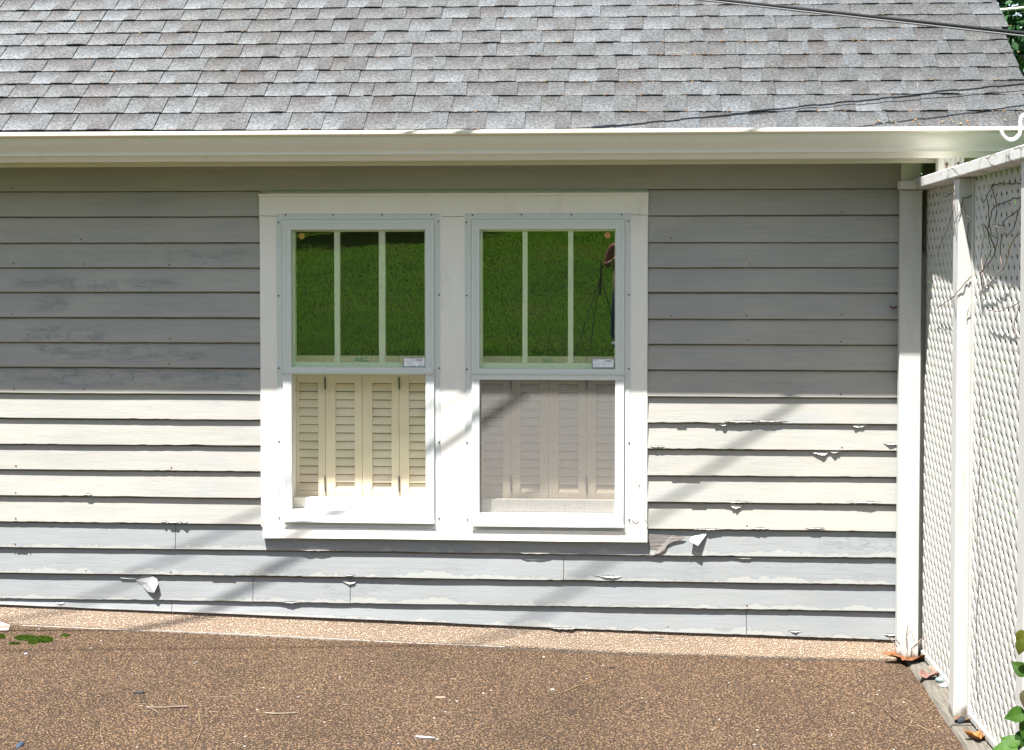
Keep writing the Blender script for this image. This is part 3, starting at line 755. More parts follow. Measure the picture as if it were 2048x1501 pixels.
# ragged strips of paint lifting along the lower edges: (px0, px1, py of root, hanging length, outward curl, px slant)
ST = [(1421, 1478, 847, .012, .012, 2), (1448, 1520, 842, .007, .006, 0), (1528, 1577, 841, .010, .008, -12), (1712, 1737, 850, .018, .013, -8), (1616, 1644, 904, .020, .016, 14), (1652, 1688, 903, .007, .010, -2),
      (1766, 1797, 887, .007, .012, 4), (1458, 1470, 1008, .022, .018, 3), (1470, 1488, 1010, .026, .020, -6), (1442, 1506, 1003, .006, .006, 0), (1690, 1764, 1003, .008, .007, 2), (1380, 1412, 1006, .006, .006, 0),
      (1386, 1442, 1058, .006, .007, 0), (1500, 1540, 1056, .006, .006, 0), (1610, 1650, 1056, .004, .006, 0), (322, 334, 1042, .008, .009, 0), (335, 357, 1043, .007, .011, 0), (359, 371, 1043, .007, .009, 5),
      (684, 708, 1164, .012, .006, 4), (236, 284, 1154, .006, .007, 0), (1188, 1232, 1152, .012, .010, 12), (168, 186, 988, .008, .010, 0), (106, 124, 1204, .016, .016, 8), (690, 712, 1150, .005, .006, 0), (1098, 1148, 1256, .006, .010, 4), (1574, 1606, 1262, .007, .008, 0),
      (1768, 1796, 1268, .010, .010, 0), (1350, 1372, 846, .005, .006, 4), (1300, 1330, 893, .004, .005, 0), (1334, 1420, 1114, .006, .007, 0), (1460, 1520, 1116, .007, .008, 0), (1560, 1600, 1170, .004, .006, 0), (800, 860, 1160, .004, .006, 0),
      (560, 600, 1204, .005, .006, 0), (420, 470, 1152, .005, .006, 0), (20, 60, 1096, .004, .005, 0), (1290, 1330, 1275, .006, .008, 0), (200, 240, 1048, .004, .005, 0), (1340, 1400, 952, .004, .005, 0), (600, 660, 1100, .004, .005, 0), (1040, 1100, 1106, .004, .006, 0)]
for si, (p0, p1, py, L, cu, sl) in enumerate(ST):
    A = at(p0, py, 1, -.016); B = at(p1, py, 1, -.016); n = max(8, int((B.x-A.x)/.0035))
    grey = A.z < .43; cc_ = (.33, .34, .335) if grey else (.46, .455, .43)
    rows = []
    for j in range(5):
        t = j/4; row = []
        for i in range(n+1):
            u = i/n; rg = math.sin(math.pi*u)**.45*(.55+.6*abs(mn.noise(Vector((i*.37, si*3.1, 0))))+.5*mn.noise(Vector((i*.12, si*1.7, 4))))
            Lx = L*max(.05, rg); x = A.x+(B.x-A.x)*u+sl*.0019*t*t
            z = A.z-.0005*math.sin(i*.9+si)-Lx*t+.25*cu*rg*t*t
            y = brdy(A.z)-.0012-.0012*math.sin(math.pi*u)-cu*rg*t**1.7*(.7+.6*mn.noise(Vector((u*3, si, 9))))
            row.append(Vector((x, y, z)))
        rows.append(row)
    m2 = MB()
    for j in range(4):
        for i in range(n):
            m2.face([rows[j][i], rows[j+1][i], rows[j+1][i+1], rows[j][i+1]], 0, cc_)
    o = sub(m2, 'paint_flake', M['col'], siding, fix=False, smooth=False)
    so_ = o.modifiers.new('s', 'SOLIDIFY'); so_.thickness = .0007
    # wood laid bare above the lifted strip
    m2 = MB(); top = []; bot = []
    for i in range(n+1):
        u = i/n; z = A.z+.0008; h = (.0015+.006*abs(mn.noise(Vector((i*.33, si*5, 2)))))*math.sin(math.pi*u)**.4
        x = A.x+(B.x-A.x)*u
        bot.append(Vector((x, brdy(z)-.0034, z))); top.append(Vector((x, brdy(z+h)-.0034, z+h)))
    for i in range(n): m2.face([bot[i], bot[i+1], top[i+1], top[i]])
    sub(m2, 'bare_wood_patch', M['barewood'], siding, fix=False)
m2 = MB(); m2.tube([(0, .001, 0), (0, -.0016, 0)], .0032, 8); n0 = None
for bi, zb in enumerate(BUTTS[1:]+[.1]):
    for px in (30, 170, 342, 1340, 1495, 1683):
        if random.random() < .6: continue
        x = WX(px+U(-3, 3)); z = zb+.014+U(-.003, .004)
        if zb == .1: z = bottomz(x)+.02
        if n0 is None: o = sub(m2, 'nail', M['rust'], siding); n0 = o
        else: o = n0.copy(); col.objects.link(o); o.parent = siding
        o.location = (x, brdy(z)-.0006, z)

# ------------------------------------------------------------------ lattice fence
fence = tag(empty('lattice_fence', (1.15, -.9, 0)), 'white lattice fence running out from the house corner, peeling cap rail on square posts', 'fence')
def fp(mb, name, mat, **k):
    o = mb.build(name, mat, None, **k); o.parent = fence; o.location = (-1.15, .9, 0); return o
def post(x0, x1, ys, yn, z0, z1):
    mb = MB(); zs = lin(z0, z1, 30)
    rx = random.randint(0, 50)
    for a, b in zip(zs, zs[1:]):
        def r(z): w = .0015*nz(z, 2, rx); return [Vector((x0+w, yn, z)), Vector((x1+w, yn, z)), Vector((x1+w, ys, z)), Vector((x0+w, ys, z))]
        A, B = r(a), r(b)
        for i in range(4): mb.face([A[i], A[(i+1) % 4], B[(i+1) % 4], B[i]])
    mb.face(r(z1)); mb.face(r(z0))
    return fp(mb, 'post', M['post'], bevel=.003)
post(1.055, 1.138, -.030, -.0735, .02, 1.861)
post(1.110, 1.190, -.826, -.911, .004, 1.861)
post(1.112, 1.194, -1.78, -1.865, .025, 1.861)
post(1.112, 1.194, -2.78, -2.865, .025, 1.861)
post(1.112, 1.194, -3.78, -3.865, .025, 1.861)
# cap rail
mb = MB()
ys_ = lin(-.112, -3.95, 60)
for a, b in zip(ys_, ys_[1:]):
    def r(y):
        w = .0015*nz(y, 3, 77); return [Vector((1.095, y, 1.862+w)), Vector((1.215, y, 1.862+w)), Vector((1.215, y, 1.900+w)), Vector((1.095+.3*w, y, 1.900+w))]
    A, B = r(a), r(b)
    for i in range(4): mb.face([A[i], A[(i+1) % 4], B[(i+1) % 4], B[i]])
mb.face(r(ys_[0])); mb.face(r(ys_[-1]))
fp(mb, 'cap_rail', M['cap'], bevel=.003)
mb = MB(); mb.box(1.048, 1.212, -.030, -.110, 1.8625, 1.896)
fp(mb, 'cap_rail', M['cap'], bevel=.003)
def lattice(s0, s1, z0, z1, X0, X1):
    mb = MB(); per = .066; wd = .0315; L = s1-s0; Hh = z1-z0
    def XX(s): return X0+(X1-X0)*(s-s0)/L
    for layer, sg in ((0, 1), (1, -1)):
        k0 = -Hh-per; c = k0
        while c < L+Hh+per:
            # line: s = s0+c+t , z = z0+t (sg=1) ; s = s0+L-c-t (sg=-1)
            t0, t1 = max(0, -c), min(Hh, L-c)
            if t1-t0 > .01:
                n = max(2, int((t1-t0)/.05))
                prof = [(-.5, .0), (-.40, .0022), (-.2, .0040), (0, .0046), (.2, .0040), (.40, .0022), (.5, .0)]
                prev = None
                for i in range(n+1):
                    t = t0+(t1-t0)*i/n
                    s = s0+c+t if sg == 1 else s0+L-c-t
                    z = z0+t
                    ring = []
                    # weave: strips bulge slightly where they cross
                    for (u, hgt) in prof:
                        ds_, dz_ = u*wd*.7071*(-sg if sg == 1 else 1), u*wd*.7071
                        if sg == -1: ds_ = u*wd*.7071
                        else: ds_ = -u*wd*.7071
                        x = XX(s) - (.0012+hgt*.55 if layer else hgt*.55)
                        ring.append(Vector((x, -(s+ds_), z+dz_)))
                    rb = Vector((.0016, 0, 0)); ring += [ring[-1]+rb, ring[0]+rb]
                    if prev:
                        m_ = len(ring)
                        for j in range(m_): mb.face([prev[j], prev[(j+1) % m_], ring[(j+1) % m_], ring[j]])
                    prev = ring
            c += per
    return mb
for k, (a, b) in enumerate(((.012, .820), (.93, 1.775), (1.88, 2.775), (2.88, 3.775))):
    X0, X1 = (1.162, 1.179)
    g = .036
    mb = lattice(a, b, g, 1.862, X0, X1)
    fp(mb, 'lattice_panel', M['lattice'], fix=False, weld=True, smooth=True)
    mb = MB()
    for (s, x) in ((a, X0), (b, X1)):
        mb.box(x-.010 if s > .1 else 1.1385, x+.008, -(s-.004), -(s+.010), g, 1.86)
    mb.prism([(X0-.010, -a-.011, g+.012), (X1-.010, -b+.005, g+.012), (X1-.010, -b+.005, g-.006), (X0-.010, -a-.011, g-.006)], (-.018, 0, 0))
    fp(mb, 'edge_trim', M['lattice'])
# second upright beside the post
mb = MB(); mb.box(1.1905, 1.199, -.835, -.905, .03, 1.861); fp(mb, 'batten', M['post'])

# landscape timbers
tl = ['first weathered grey timber by the house corner, under the pinkish leaf', 'second weathered grey timber, long one passing under the fence post', 'third weathered grey timber at the front edge, under the orange leaf']
for k, (y0, y1, xa, xb) in enumerate(((-.06, -.385, 1.088, 1.090), (-.40, -.99, 1.093, 1.080), (-1.005, -2.6, 1.083, 1.075))):
    mb = MB(); n = 24
    ys_ = lin(0, y1-y0, n)
    def r(y):
        t = y/(y1-y0); x = xa+(xb-xa)*t; w = .004*nz(y+y0, 9, 60+k); g = .0
        return [Vector((x+w-.002, y, -.02)), Vector((x+w, y, .020+w*.3)), Vector((x+.008+w, y, .031+w*.5)), Vector((x+.125, y, .033+.003*nz(y+y0, 6, 3))), Vector((x+.132, y, -.02))]
    for a, b in zip(ys_, ys_[1:]):
        A, B = r(a), r(b)
        for i in range(5): mb.face([A[i], A[(i+1) % 5], B[(i+1) % 5], B[i]])
    mb.face(r(0)); mb.face(r(ys_[-1]))
    o = mb.build('landscape_timber', M['timber']); o.location = (0, y0, gz(1.1, 0)-.020)
    tag(o, tl[k], 'timber', 'timbers edging the driveway')

# ------------------------------------------------------------------ hook over the fence
mb = MB(); yy = -1.72
pth = [(2075, 222), (2060, 226), (2046, 231), (2041, 240), (2041, 258), (2039, 268), (2032, 276), (2022, 280), (2012, 277), (2005, 269), (2001, 257)]
mb.tube(cat_pts([at(a, b, 1, yy) for a, b in pth], 4)+[], .0052, 10)
p0 = at(2075, 222, 1, yy)
mb.tube(cat_pts([p0, p0+Vector((.03, 0, -.02)), Vector((1.22, yy, 1.93)), Vector((1.236, yy, 1.80)), Vector((1.236, yy, 1.0)), Vector((1.236, yy, .0))], 5), .0052, 10)
tag(mb.build('plant_hook', M['white'], smooth=True), 'white bent metal hook curling in front of the gutter above the fence', 'hook')

# ------------------------------------------------------------------ cables
def cable(name, pts, r, mat, label, sag=0):
    mb = MB(); P = []
    pts = [Vector(p) for p in pts]
    for a, b in zip(pts, pts[1:]):
        for k in range(24):
            t = k/24; q = a.lerp(b, t); q.z -= sag*4*t*(1-t); P.append(q)
    P.append(pts[-1]); mb.tube(P, r, 8)
    return tag(mb.build(name, mat, smooth=True), label, 'cable', 'overhead cables by the roof')
def lp(p, d, X): p = Vector(p); d = Vector(d); return p+d*((X-p.x)/d.x)
D2 = Vector((.9725, .219, -.0795)); c2 = Vector((0, -.38, 2.593))
D3 = Vector((.979, .184, -.0895)); c3 = Vector((0, -.375, 2.588))
cable('utility_cable', [lp(c2, D2, -12), lp(c2, D2, 9)], .0074, M['black'], 'thick black cable, upper of the pair crossing the roof corner')
cable('utility_cable', [lp(c3, D3, -12), lp(c3, D3, 9)], .0036, M['greycable'], 'thin grey cable, lower of the pair crossing the roof corner')
LU = -SUN
qa = Vector((.0867, -.01, .529))+LU*3.4; qb = Vector((1.5086, -.131, 2.178))+LU*.62
cable('utility_cable', [qa+(qa-qb)*3, qb+(qb-qa)*.7], .0058, M['black'], 'cable above the frame whose shadow crosses the right-hand boards')
mb = MB(); a, b = at(1990, 21, 1, 6.), at(2060, 15, 1, 6.)
mb.tube([a-(b-a)*8, b+(b-a)*20], .010, 6); tag(mb.build('distant_cable', M['white']), 'thin pale cable in front of the trees at the top right corner', 'cable')

# ------------------------------------------------------------------ trees, shrubs, plants
def leafquad(mb, p, s, n, c):
    n = n.normalized(); a = n.cross(Vector((R()-.5, R()-.5, R()-.5)))
    if a.length < 1e-3: return
    a.normalize(); b = n.cross(a)
    mb.v += [tuple(p-a*s), tuple(p+b*s*.45+n*s*.1), tuple(p+a*s), tuple(p-b*s*.45+n*s*.1)]
    k = len(mb.v); mb.f.append((k-4, k-3, k-2, k-1)); mb.m.append(0); mb.c.append([c]*4); mb.uv.append([(0, 0)]*4)
def tree(name, x, y, h, r, nl, c, lab, catg, ls=.09, group=None, low=.25, squash=1.):
    z0 = gz(x, y) if y < 10 else .2*(y-10)/10
    e = tag(empty(name, (x, y, z0)), lab, catg, group)
    mb = MB(); mb.tube([(0, 0, -.2), (.05, 0, h*.3), (-.05, .05, h*.6), (0, 0, h*.85)], lambda t: h*.028*(1.1-t)+.01, 8)
    cl = []
    for k in range(26):
        a = U(0, 6.28); zz = U(low, 1)*h; rr = r*math.sqrt(max(.08, 1-((zz/h-.6)/.55)**2))*U(.45, .95)
        cpt = Vector((math.cos(a)*rr, math.sin(a)*rr, zz)); cl.append((cpt, r*U(.22, .42)))
        mb.tube([(0, 0, zz*.55), cpt*.6+Vector((0, 0, zz*.2)), cpt], lambda t: h*.008*(1.15-t), 5)
    mb.build('trunk', M['bark'], e)
    mb = MB()
    for k in range(nl):
        cpt, cr = random.choice(cl)
        d = Vector((random.gauss(0, 1), random.gauss(0, 1), random.gauss(0, .8))).normalized()*cr*(R()**.4)
        q = U(.6, 1.35); cc_ = (c[0]*q*U(.9, 1.2), c[1]*q, c[2]*q)
        leafquad(mb, cpt+d, ls*U(.6, 1.2), d.normalized()+Vector((U(-.6, .6), U(-.6, .6), U(0, 1.2))), cc_)
    mb.build('crown', M['leaf'], e, fix=False, weld=False)
    return e
tree('leafy_tree', 4.9, 10.5, 7.6, 3.4, 34000, (.03, .09, .028), 'dark green tree behind the roof corner at the top right', 'tree', .075)
tree('leafy_tree', 3.55, 6.3, 3.25, 1.2, 16000, (.09, .17, .008), 'bright yellow green young tree just beside the roof edge', 'tree', .045, low=.1)
tree('shrub', 2.35, .7, 2.1, .85, 9000, (.07, .17, .02), 'leafy green shrub seen between the gutter and the fence cap', 'shrub', .05, low=.05)
tree('shrub', 2.6, -1.6, 1.9, .9, 8000, (.05, .12, .02), 'green shrub growing behind the nearer lattice panel', 'shrub', .05, low=.05)
tree('leafy_tree', -3.5, 26., 6, 3, 100, (.05, .10, .02), 'x', 'tree') if 0 else None
hl = ['dark evergreen mirrored at the top of the left window', 'broad dark tree mirrored in the middle pane of the left window', 'dark tree mirrored in the right pane of the left window']
for k, (x, y, h, r) in enumerate(((-11.5, -39, 7, 4), (-7.4, -37, 7.5, 4.2), (-5.4, -38.5, 6.5, 1.6))):
    tree('leafy_tree', x, y, h, r, 9000, (.02, .045, .015), hl[k], 'tree', .22, 'trees across the lawn', .05)

mb = MB()  # unseen tree row, added to block sky light on the shaded wall
for k in range(9):
    x = -34+k*8.2+U(-1, 1); y = -47+U(-2, 2); z = gz(x, y)
    mb.tube([(x, y, z-.3), (x, y, z+10)], .3, 7, 1)
    for j in range(30):
        cp = Vector((x+U(-4, 4), y+U(-3, 3), z+U(.6, 14))); cr = U(1.2, 2.4)
        for _ in range(170):
            d = Vector((random.gauss(0, 1), random.gauss(0, 1), random.gauss(0, .8))).normalized(); q = U(.5, 1.4)
            leafquad(mb, cp+d*cr*R()**.4, U(.25, .5), d+Vector((0, 0, .6)), (.035*q, .075*q, .02*q))
tag(mb.build('sky_block_trees', [M['leaf'], M['bark']], fix=False, weld=False), 'unseen wood added across the lawn to block sky light', 'wood', kind='stuff')
# lawn blades, seen mirrored in the panes
mb = MB()
for k in range(70000):
    y = -(9+36*R()**1.5); x = U(-.22, .01)*(-y+6.5)-.3+U(-.5, .8)
    z = gz(x, y)-.02; h = U(.02, .045)*(1+(-y)/40); w_ = h*.16; a = U(0, 3.14); l = Vector((U(-.5, .5), U(-.5, .5), 1))*h
    p = Vector((x, y, z)); d = Vector((math.cos(a), math.sin(a), 0))*w_
    q = U(.75, 1.25)*(1+.7*mn.noise(Vector((x*.1, y*.3, 3))))*(1+.7*mn.noise(Vector((x*.5, y*.22, 0)))); c = random.choice(((.065, .14, .008), (.05, .12, .006), (.09, .13, .012), (.045, .105, .006)))  # broad soft bands of tree shade painted into the blade colour
    if mn.noise(Vector((x*.9, y*.45, 7))) > .22 and R() < .6: c = (.13, .10, .055)
    mb.v += [tuple(p-d), tuple(p+d), tuple(p+l)]; n = len(mb.v); mb.f.append((n-3, n-2, n-1)); mb.m.append(0); mb.c.append([tuple(v*q for v in c)]*3); mb.uv.append([(0, 0)]*3)
tag(mb.build('grass', M['grassblade'], fix=False, weld=False), 'short green grass of the sloping lawn mirrored in the windows', 'grass', kind='stuff')

# broad-leaved vine at the lower right edge
def bigleaf(mb, p, n, up, s, c):
    n = Vector(n).normalized(); up = Vector(up).normalized(); a = n.cross(up).normalized(); up = a.cross(n)
    prof = [(0, 0), (.30, .12), (.42, .35), (.36, .62), (.18, .86), (0, 1.1)]
    for k in range(5):
        (w0, t0), (w1, t1) = prof[k], prof[k+1]
        for sg in (-1, 1):
            P = [p+up*t0*s-n*.25*s*t0*t0, p+up*t1*s-n*.25*s*t1*t1, p+up*t1*s+a*sg*w1*s+n*(.12*w1-.25*t1*t1)*s, p+up*t0*s+a*sg*w0*s+n*(.12*w0-.25*t0*t0)*s]
            mb.face(P if sg > 0 else P[::-1], 0, c)
ivy = tag(empty('climbing_vine', (1.15, -2.05, 0)), 'green broad-leaved vine climbing the nearest fence post at the right edge', 'vine')
mb = MB(); yv = -2.0
pts = cat_pts([Vector((-.02, .02, .0)), Vector((-.05, .03, .12)), Vector((-.03, .05, .3)), Vector((-.06, .05, .5)), Vector((-.05, .04, .75))], 4)
mb.tube(pts, .003, 5, 0, (.1, .14, .04)); mb.build('stem', M['col'], ivy)
mb = MB()
LV = [(2052, 1262, .045, (-.3, -1, .3), (-.6, 0, -1), (.20, .22, .03)), (2046, 1280, .04, (-.5, -1, .3), (-.3, 0, -1), (.16, .2, .03)), (2056, 1350, .05, (-.2, -1, .2), (-.5, 0, .4), (.07, .16, .02)),
      (2052, 1425, .055, (-.2, -1, .5), (-1, 0, -.25), (.08, .2, .02)), (2058, 1440, .05, (-.2, -1, .6), (-.3, 0, -1), (.07, .18, .02)), (2036, 1496, .06, (0, -1, 1), (-1, 0, .1), (.09, .24, .02)),
      (2040, 1490, .05, (0, -1, 1), (-.7, 0, .6), (.08, .22, .02)), (2044, 1500, .06, (0, -1, .8), (.2, 0, -1), (.07, .18, .02)), (2060, 1475, .06, (0, -1, .8), (.3, 0, 1), (.06, .16, .02)), (2050, 1462, .05, (-.3, -1, .6), (-.3, 0, -1), (.05, .13, .02)),
      (2062, 1510, .06, (0, -1, .8), (1, 0, .2), (.07, .18, .02)), (2066, 1400, .05, (-.3, -1, .6), (.6, 0, .3), (.07, .18, .02)), (2058, 1380, .05, (-.3, -1, .4), (-.2, 0, -1), (.2, .18, .1))]
for (px, py, s, n, up, c) in LV:
    p = at(px, py, 1, yv-.01+U(-.02, .02))-Vector((1.15, -2.05, 0)); bigleaf(mb, p, n, up, s, tuple(v*.5 for v in c))
mb.build('foliage', M['leaf'], ivy, fix=False)

# dead vine on the fence
mb = MB()
VN = [[(2060, 372, 0), (2040, 368, 1), (2016, 368, 1), (1988, 369, 0), (1984, 376, 1), (1990, 396, 1), (1994, 420, 0), (1990, 450, 1), (1996, 478, 0), (1988, 510, 0)],
      [(1984, 372, 0), (1976, 388, 1), (1966, 404, 0), (1956, 387, 1), (1948, 386, 1), (1934, 396, 0), (1925, 399, 0), (1920, 425, 0), (1911, 440, 0), (1908, 470, 0)],
      [(2056, 398, 0), (2036, 396, 0), (2018, 402, 1), (2000, 408, 0), (1984, 422, 0), (1980, 450, 0), (1984, 470, 0), (1996, 478, 0)],
      [(2046, 402, 0), (2034, 424, 0), (2010, 440, 0), (2004, 452, 0), (1992, 454, 0), (1986, 452, 0)],
      [(1925, 399, 0), (1930, 425, 0), (1938, 436, 0), (1952, 446, 0), (1964, 452, 0), (1968, 470, 1), (1962, 510, 0), (1968, 560, 0), (1960, 600, 0), (1958, 680, 0), (1960, 760, 0)],
      [(1968, 452, 0), (1990, 500, 0), (1968, 540, 0), (1950, 548, 0), (1935, 560, 0), (1918, 583, 0), (1900, 600, 0), (1880, 612, 0), (1868, 620, 0)],
      [(1975, 400, 0), (1978, 430, 0), (1976, 470, 0), (1982, 500, 0), (1970, 530, 0), (1962, 570, 0)],
      [(2048, 462, 0), (2030, 476, 0), (2018, 500, 0), (2010, 530, 0), (1990, 555, 0), (1962, 585, 0), (1940, 612, 0), (1932, 636, 0)],
      [(2036, 420, 0), (2030, 450, 0), (2018, 470, 0), (2006, 470, 0), (2000, 500, 0), (2004, 530, 0)],
      [(1910, 372, 0), (1908, 400, 0), (1904, 430, 0), (1896, 455, 0), (1886, 478, 0), (1878, 500, 0), (1876, 522, 0)],
      [(2048, 602, 0), (2020, 615, 0), (1996, 622, 0), (1974, 620, 0)], [(2048, 690, 0), (2030, 660, 0), (2034, 630, 0), (2046, 600, 0)],
      [(1890, 395, 0), (1898, 390, 0), (1906, 384, 0)], [(1936, 445, 0), (1936, 480, 0), (1946, 510, 0), (1950, 545, 0)],
      [(2048, 820, 0), (2038, 780, 0), (2040, 720, 0), (2030, 700, 0)], [(1958, 760, 0), (1960, 900, 0), (1955, 1040, 0), (1958, 1150, 0), (1952, 1260, 0), (1955, 1400, 0)]]
for k, vn in enumerate(VN):
    P = []; pf = None
    for q in cat_pts([(a, b, 0) for a, b, _ in vn], 6):
        a, b = q.x, q.y
        if k == 15: p = at(a, b, 0, 1.150)
        elif 1905 < a < 1961: p = at(a, b, 1, -.917)
        else: p = at(a, b, 0, 1.150)
        P.append(p)
    P = [p+Vector((.003*nz(i*.5, 1, k), .006*nz(i*.6, 1, k+5), .006*nz(i*.55, 1, k+8))) for i, p in enumerate(P)]
    mb.tube(P, lambda t: .0024*(1-.5*t) if k in (0, 2, 3, 5, 7) else .0015, 5, 0, random.choice(((.16, .12, .10), (.10, .075, .06), (.28, .23, .19))))
mb.tube([at(1999, 369, 1, -1.32), at(2016, 368, 1, -1.3)], .0042, 6, 0, (.62, .56, .48)); mb.tube([at(1934, 431, 1, -.935), at(1955, 448, 1, -.935)], .003, 6, 0, (.62, .56, .48)); mb.tube([at(1986, 452, 0, 1.15), at(2003, 455, 0, 1.15)], .003, 6, 0, (.6, .55, .48))
tag(mb.build('dead_vine', M['col'], smooth=True), 'bare tangled brown vine stems creeping over the fence post and lattice', 'vine')

# ------------------------------------------------------------------ litter on the ground
def gat(px, py, z=0.):
    p = at(px, py, 2, z)
    for _ in range(3): p = at(px, py, 2, gz(p.x, p.y)+z)
    return p
def crumple(px, py, L, W, c, lab, seed, hgt=.02, lobes=7, rot=0., catg='leaf', name='dry_leaf', base=None, curl=1., group='dry leaves by the fence'):
    random.seed(seed); p = gat(px, py, .0) if base is None else base
    mb = MB(); rings = []; c = tuple(v*.6 for v in c)
    nr, na = 5, 28
    for i in range(nr+1):
        t = i/nr; rg = []
        for j in range(na):
            a = 2*math.pi*j/na
            lob = 1+.28*math.cos(lobes*a+seed)*t+.10*mn.noise(Vector((math.cos(a)*2, math.sin(a)*2, seed)))
            x = L/2*t*lob*math.cos(a); y = W/2*t*lob*math.sin(a)
            z = hgt*(.35+curl*(.9*t*t*abs(math.cos(a*1.0+.6))+.5*mn.noise(Vector((x*38, y*38, seed))))*t)
            rg.append(Vector((x*math.cos(rot)-y*math.sin(rot), x*math.sin(rot)+y*math.cos(rot), max(.002, z))))
        rings.append(rg)
    for i in range(nr):
        for j in range(na):
            q = U(.7, 1.2); k = (j+1) % na
            pts = [rings[i][j], rings[i][k], rings[i+1][k], rings[i+1][j]]
            if i == 0: pts = [rings[0][0], rings[1][k], rings[1][j]]
            mb.face(pts, 0, tuple(v*q for v in c))
    mb.tube([rings[0][0], rings[2][0]+Vector((0, 0, .002)), rings[nr][0]*1.15], .0011, 5, 0, tuple(v*.6 for v in c))
    o = mb.build(name, M['dry'], weld=True, fix=False, smooth=True); o.location = p
    sol = o.modifiers.new('s', 'SOLIDIFY'); sol.thickness = .0008
    return tag(o, lab, catg, group)
crumple(1812, 1312, .19, .13, (.34, .14, .06), 'large curled rust brown leaf at the foot of the corner board', 3, .045, 5, .1, curl=.6, base=Vector((1.115, -.085, .012)))
crumple(1855, 1362, .085, .07, (.36, .21, .17), 'pinkish brown leaf lying over the gap between two timbers', 8, .035, 3, .4, base=Vector((1.125, -.37, .016)), curl=.7)
crumple(1942, 1492, .075, .07, (.50, .23, .07), 'orange leaf at the bottom edge on the nearest timber', 13, .03, 5, .9, base=Vector((1.135, -1.165, .016)))
crumple(1924, 1462, .06, .03, (.30, .17, .10), 'small brown curled leaf below the foot of the fence post', 21, .02, 3, .2, base=Vector((1.135, -.965, .017)))
crumple(1884, 1352, .05, .04, (.62, .42, .32), 'pale crumpled leaf against the bottom of the lattice', 25, .03, 4, .2, base=Vector((1.165, -.31, .017)))
crumple(1787, 618, .03, .02, (.30, .15, .09), 'small brown leaf caught where the upper boards meet the corner board', 31, .012, 3, .3, base=at(1786, 620, 1, -.032), curl=.8, group=None)
random.seed(11)
def stone(p, sx, sy, sz, c, lab, name='stone', grp=None, rot=0, catg='stone'):
    bm = bmesh.new(); bmesh.ops.create_icosphere(bm, subdivisions=2, radius=1)
    sd_ = U(0, 99); c = tuple(v*.6 for v in c)
    for v in bm.verts:
        k = 1+.22*mn.noise(v.co*1.3+Vector((sd_, 0, 0))); v.co = Vector((v.co.x*sx*k, v.co.y*sy*k, v.co.z*sz*k))
    bmesh.ops.rotate(bm, verts=bm.verts, cent=(0, 0, 0), matrix=Matrix.Rotation(rot, 3, 'Z'))
    me = bpy.data.meshes.new(name); bm.to_mesh(me); bm.free(); me.materials.append(M['col'])
    ca = me.color_attributes.new('Col', 'FLOAT_COLOR', 'CORNER'); ca.data.foreach_set('color', [x for _ in me.loops for x in (*c, 1)])
    me.polygons.foreach_set('use_smooth', [True]*len(me.polygons))
    o = bpy.data.objects.new(name, me); col.objects.link(o); o.location = p; return tag(o, lab, catg, grp)
stone(Vector((1.165, -.43, .028)), .028, .016, .013, (.30, .40, .40), 'blue grey stone between the timbers against the lattice', rot=-.2)
stone(Vector((1.163, -.50, .025)), .026, .016, .012, (.66, .64, .60), 'white stone just in front of the blue grey one')
stone(Vector((1.175, -.55, .024)), .015, .012, .010, (.38, .27, .22), 'small brown stone beside the white one')
stone(Vector((1.125, -.96, .024)), .026, .018, .014, (.03, .035, .05), 'dark rounded stone at the foot of the fence post', rot=.9)
stone(gat(177/3.41, 1150+540/3.41), .008, .006, .005, (.45, .46, .55), 'small pale round pebble left of the moss on the driveway')
stone(gat(40, 1492), .010, .028, .010, (.06, .09, .14), 'dark blue rounded scrap at the lower left edge', 'scrap', catg='scrap')
def chip(px, py, pts, c, lab, name='scrap', z=.004, th=.003, catg='scrap'):
    c = tuple(v*.5 for v in c); pts = [(a*.7, b*.7) for a, b in pts]
    p = gat(px, py); mb = MB(); mb.prism([(a, b, z) for a, b in pts], (0, 0, th), 0, c)
    o = mb.build(name, M['col']); o.location = p; return tag(o, lab, catg)
chip(278, 1387, [(-.028, -.012), (.012, -.008), (.03, .012), (-.006, .012)], (.05, .06, .075), 'flat blue grey chip on the driveway above the forked twig')
chip(1225, 1337, [(-.016, -.006), (.016, -.004), (.012, .008), (-.012, .008)], (.04, .045, .06), 'small dark flat chip on the driveway below the right window')
chip(880, 1397, [(-.03, -.004), (.0, -.012), (.03, -.006), (.022, .014), (-.02, .012)], (.55, .40, .30), 'pale tan curled chip in the middle of the driveway')
chip(850, 1476, [(-.05, .010), (-.02, -.010), (.05, -.012), (.02, .004), (-.02, .012)], (.72, .70, .74), 'thin white scrap at the bottom middle of the driveway')
chip(1105, 1381, [(-.012, -.006), (.010, -.006), (.012, .006), (-.008, .008)], (.62, .66, .62), 'small pale square chip right of centre on the driveway')
chip(690, 1411, [(-.02, .004), (.0, -.006), (.018, -.004), (.01, .008)], (.42, .30, .2), 'thin tan bark chip below the left window on the driveway')
mb = MB(); w0 = gat(-4, 1262)
mb.prism([Vector((-.06, -.03, .0)), Vector((.035, -.012, .0)), Vector((.035, .010, .016)), Vector((-.06, .05, .03))], (0, -.008, .012), 0, (.40, .31, .26))
o = mb.build('board_end', M['col']); o.location = gat(2, 1262)+Vector((0, 0, .006)); tag(o, 'pale split board end leaning by the foundation at the left edge', 'board')
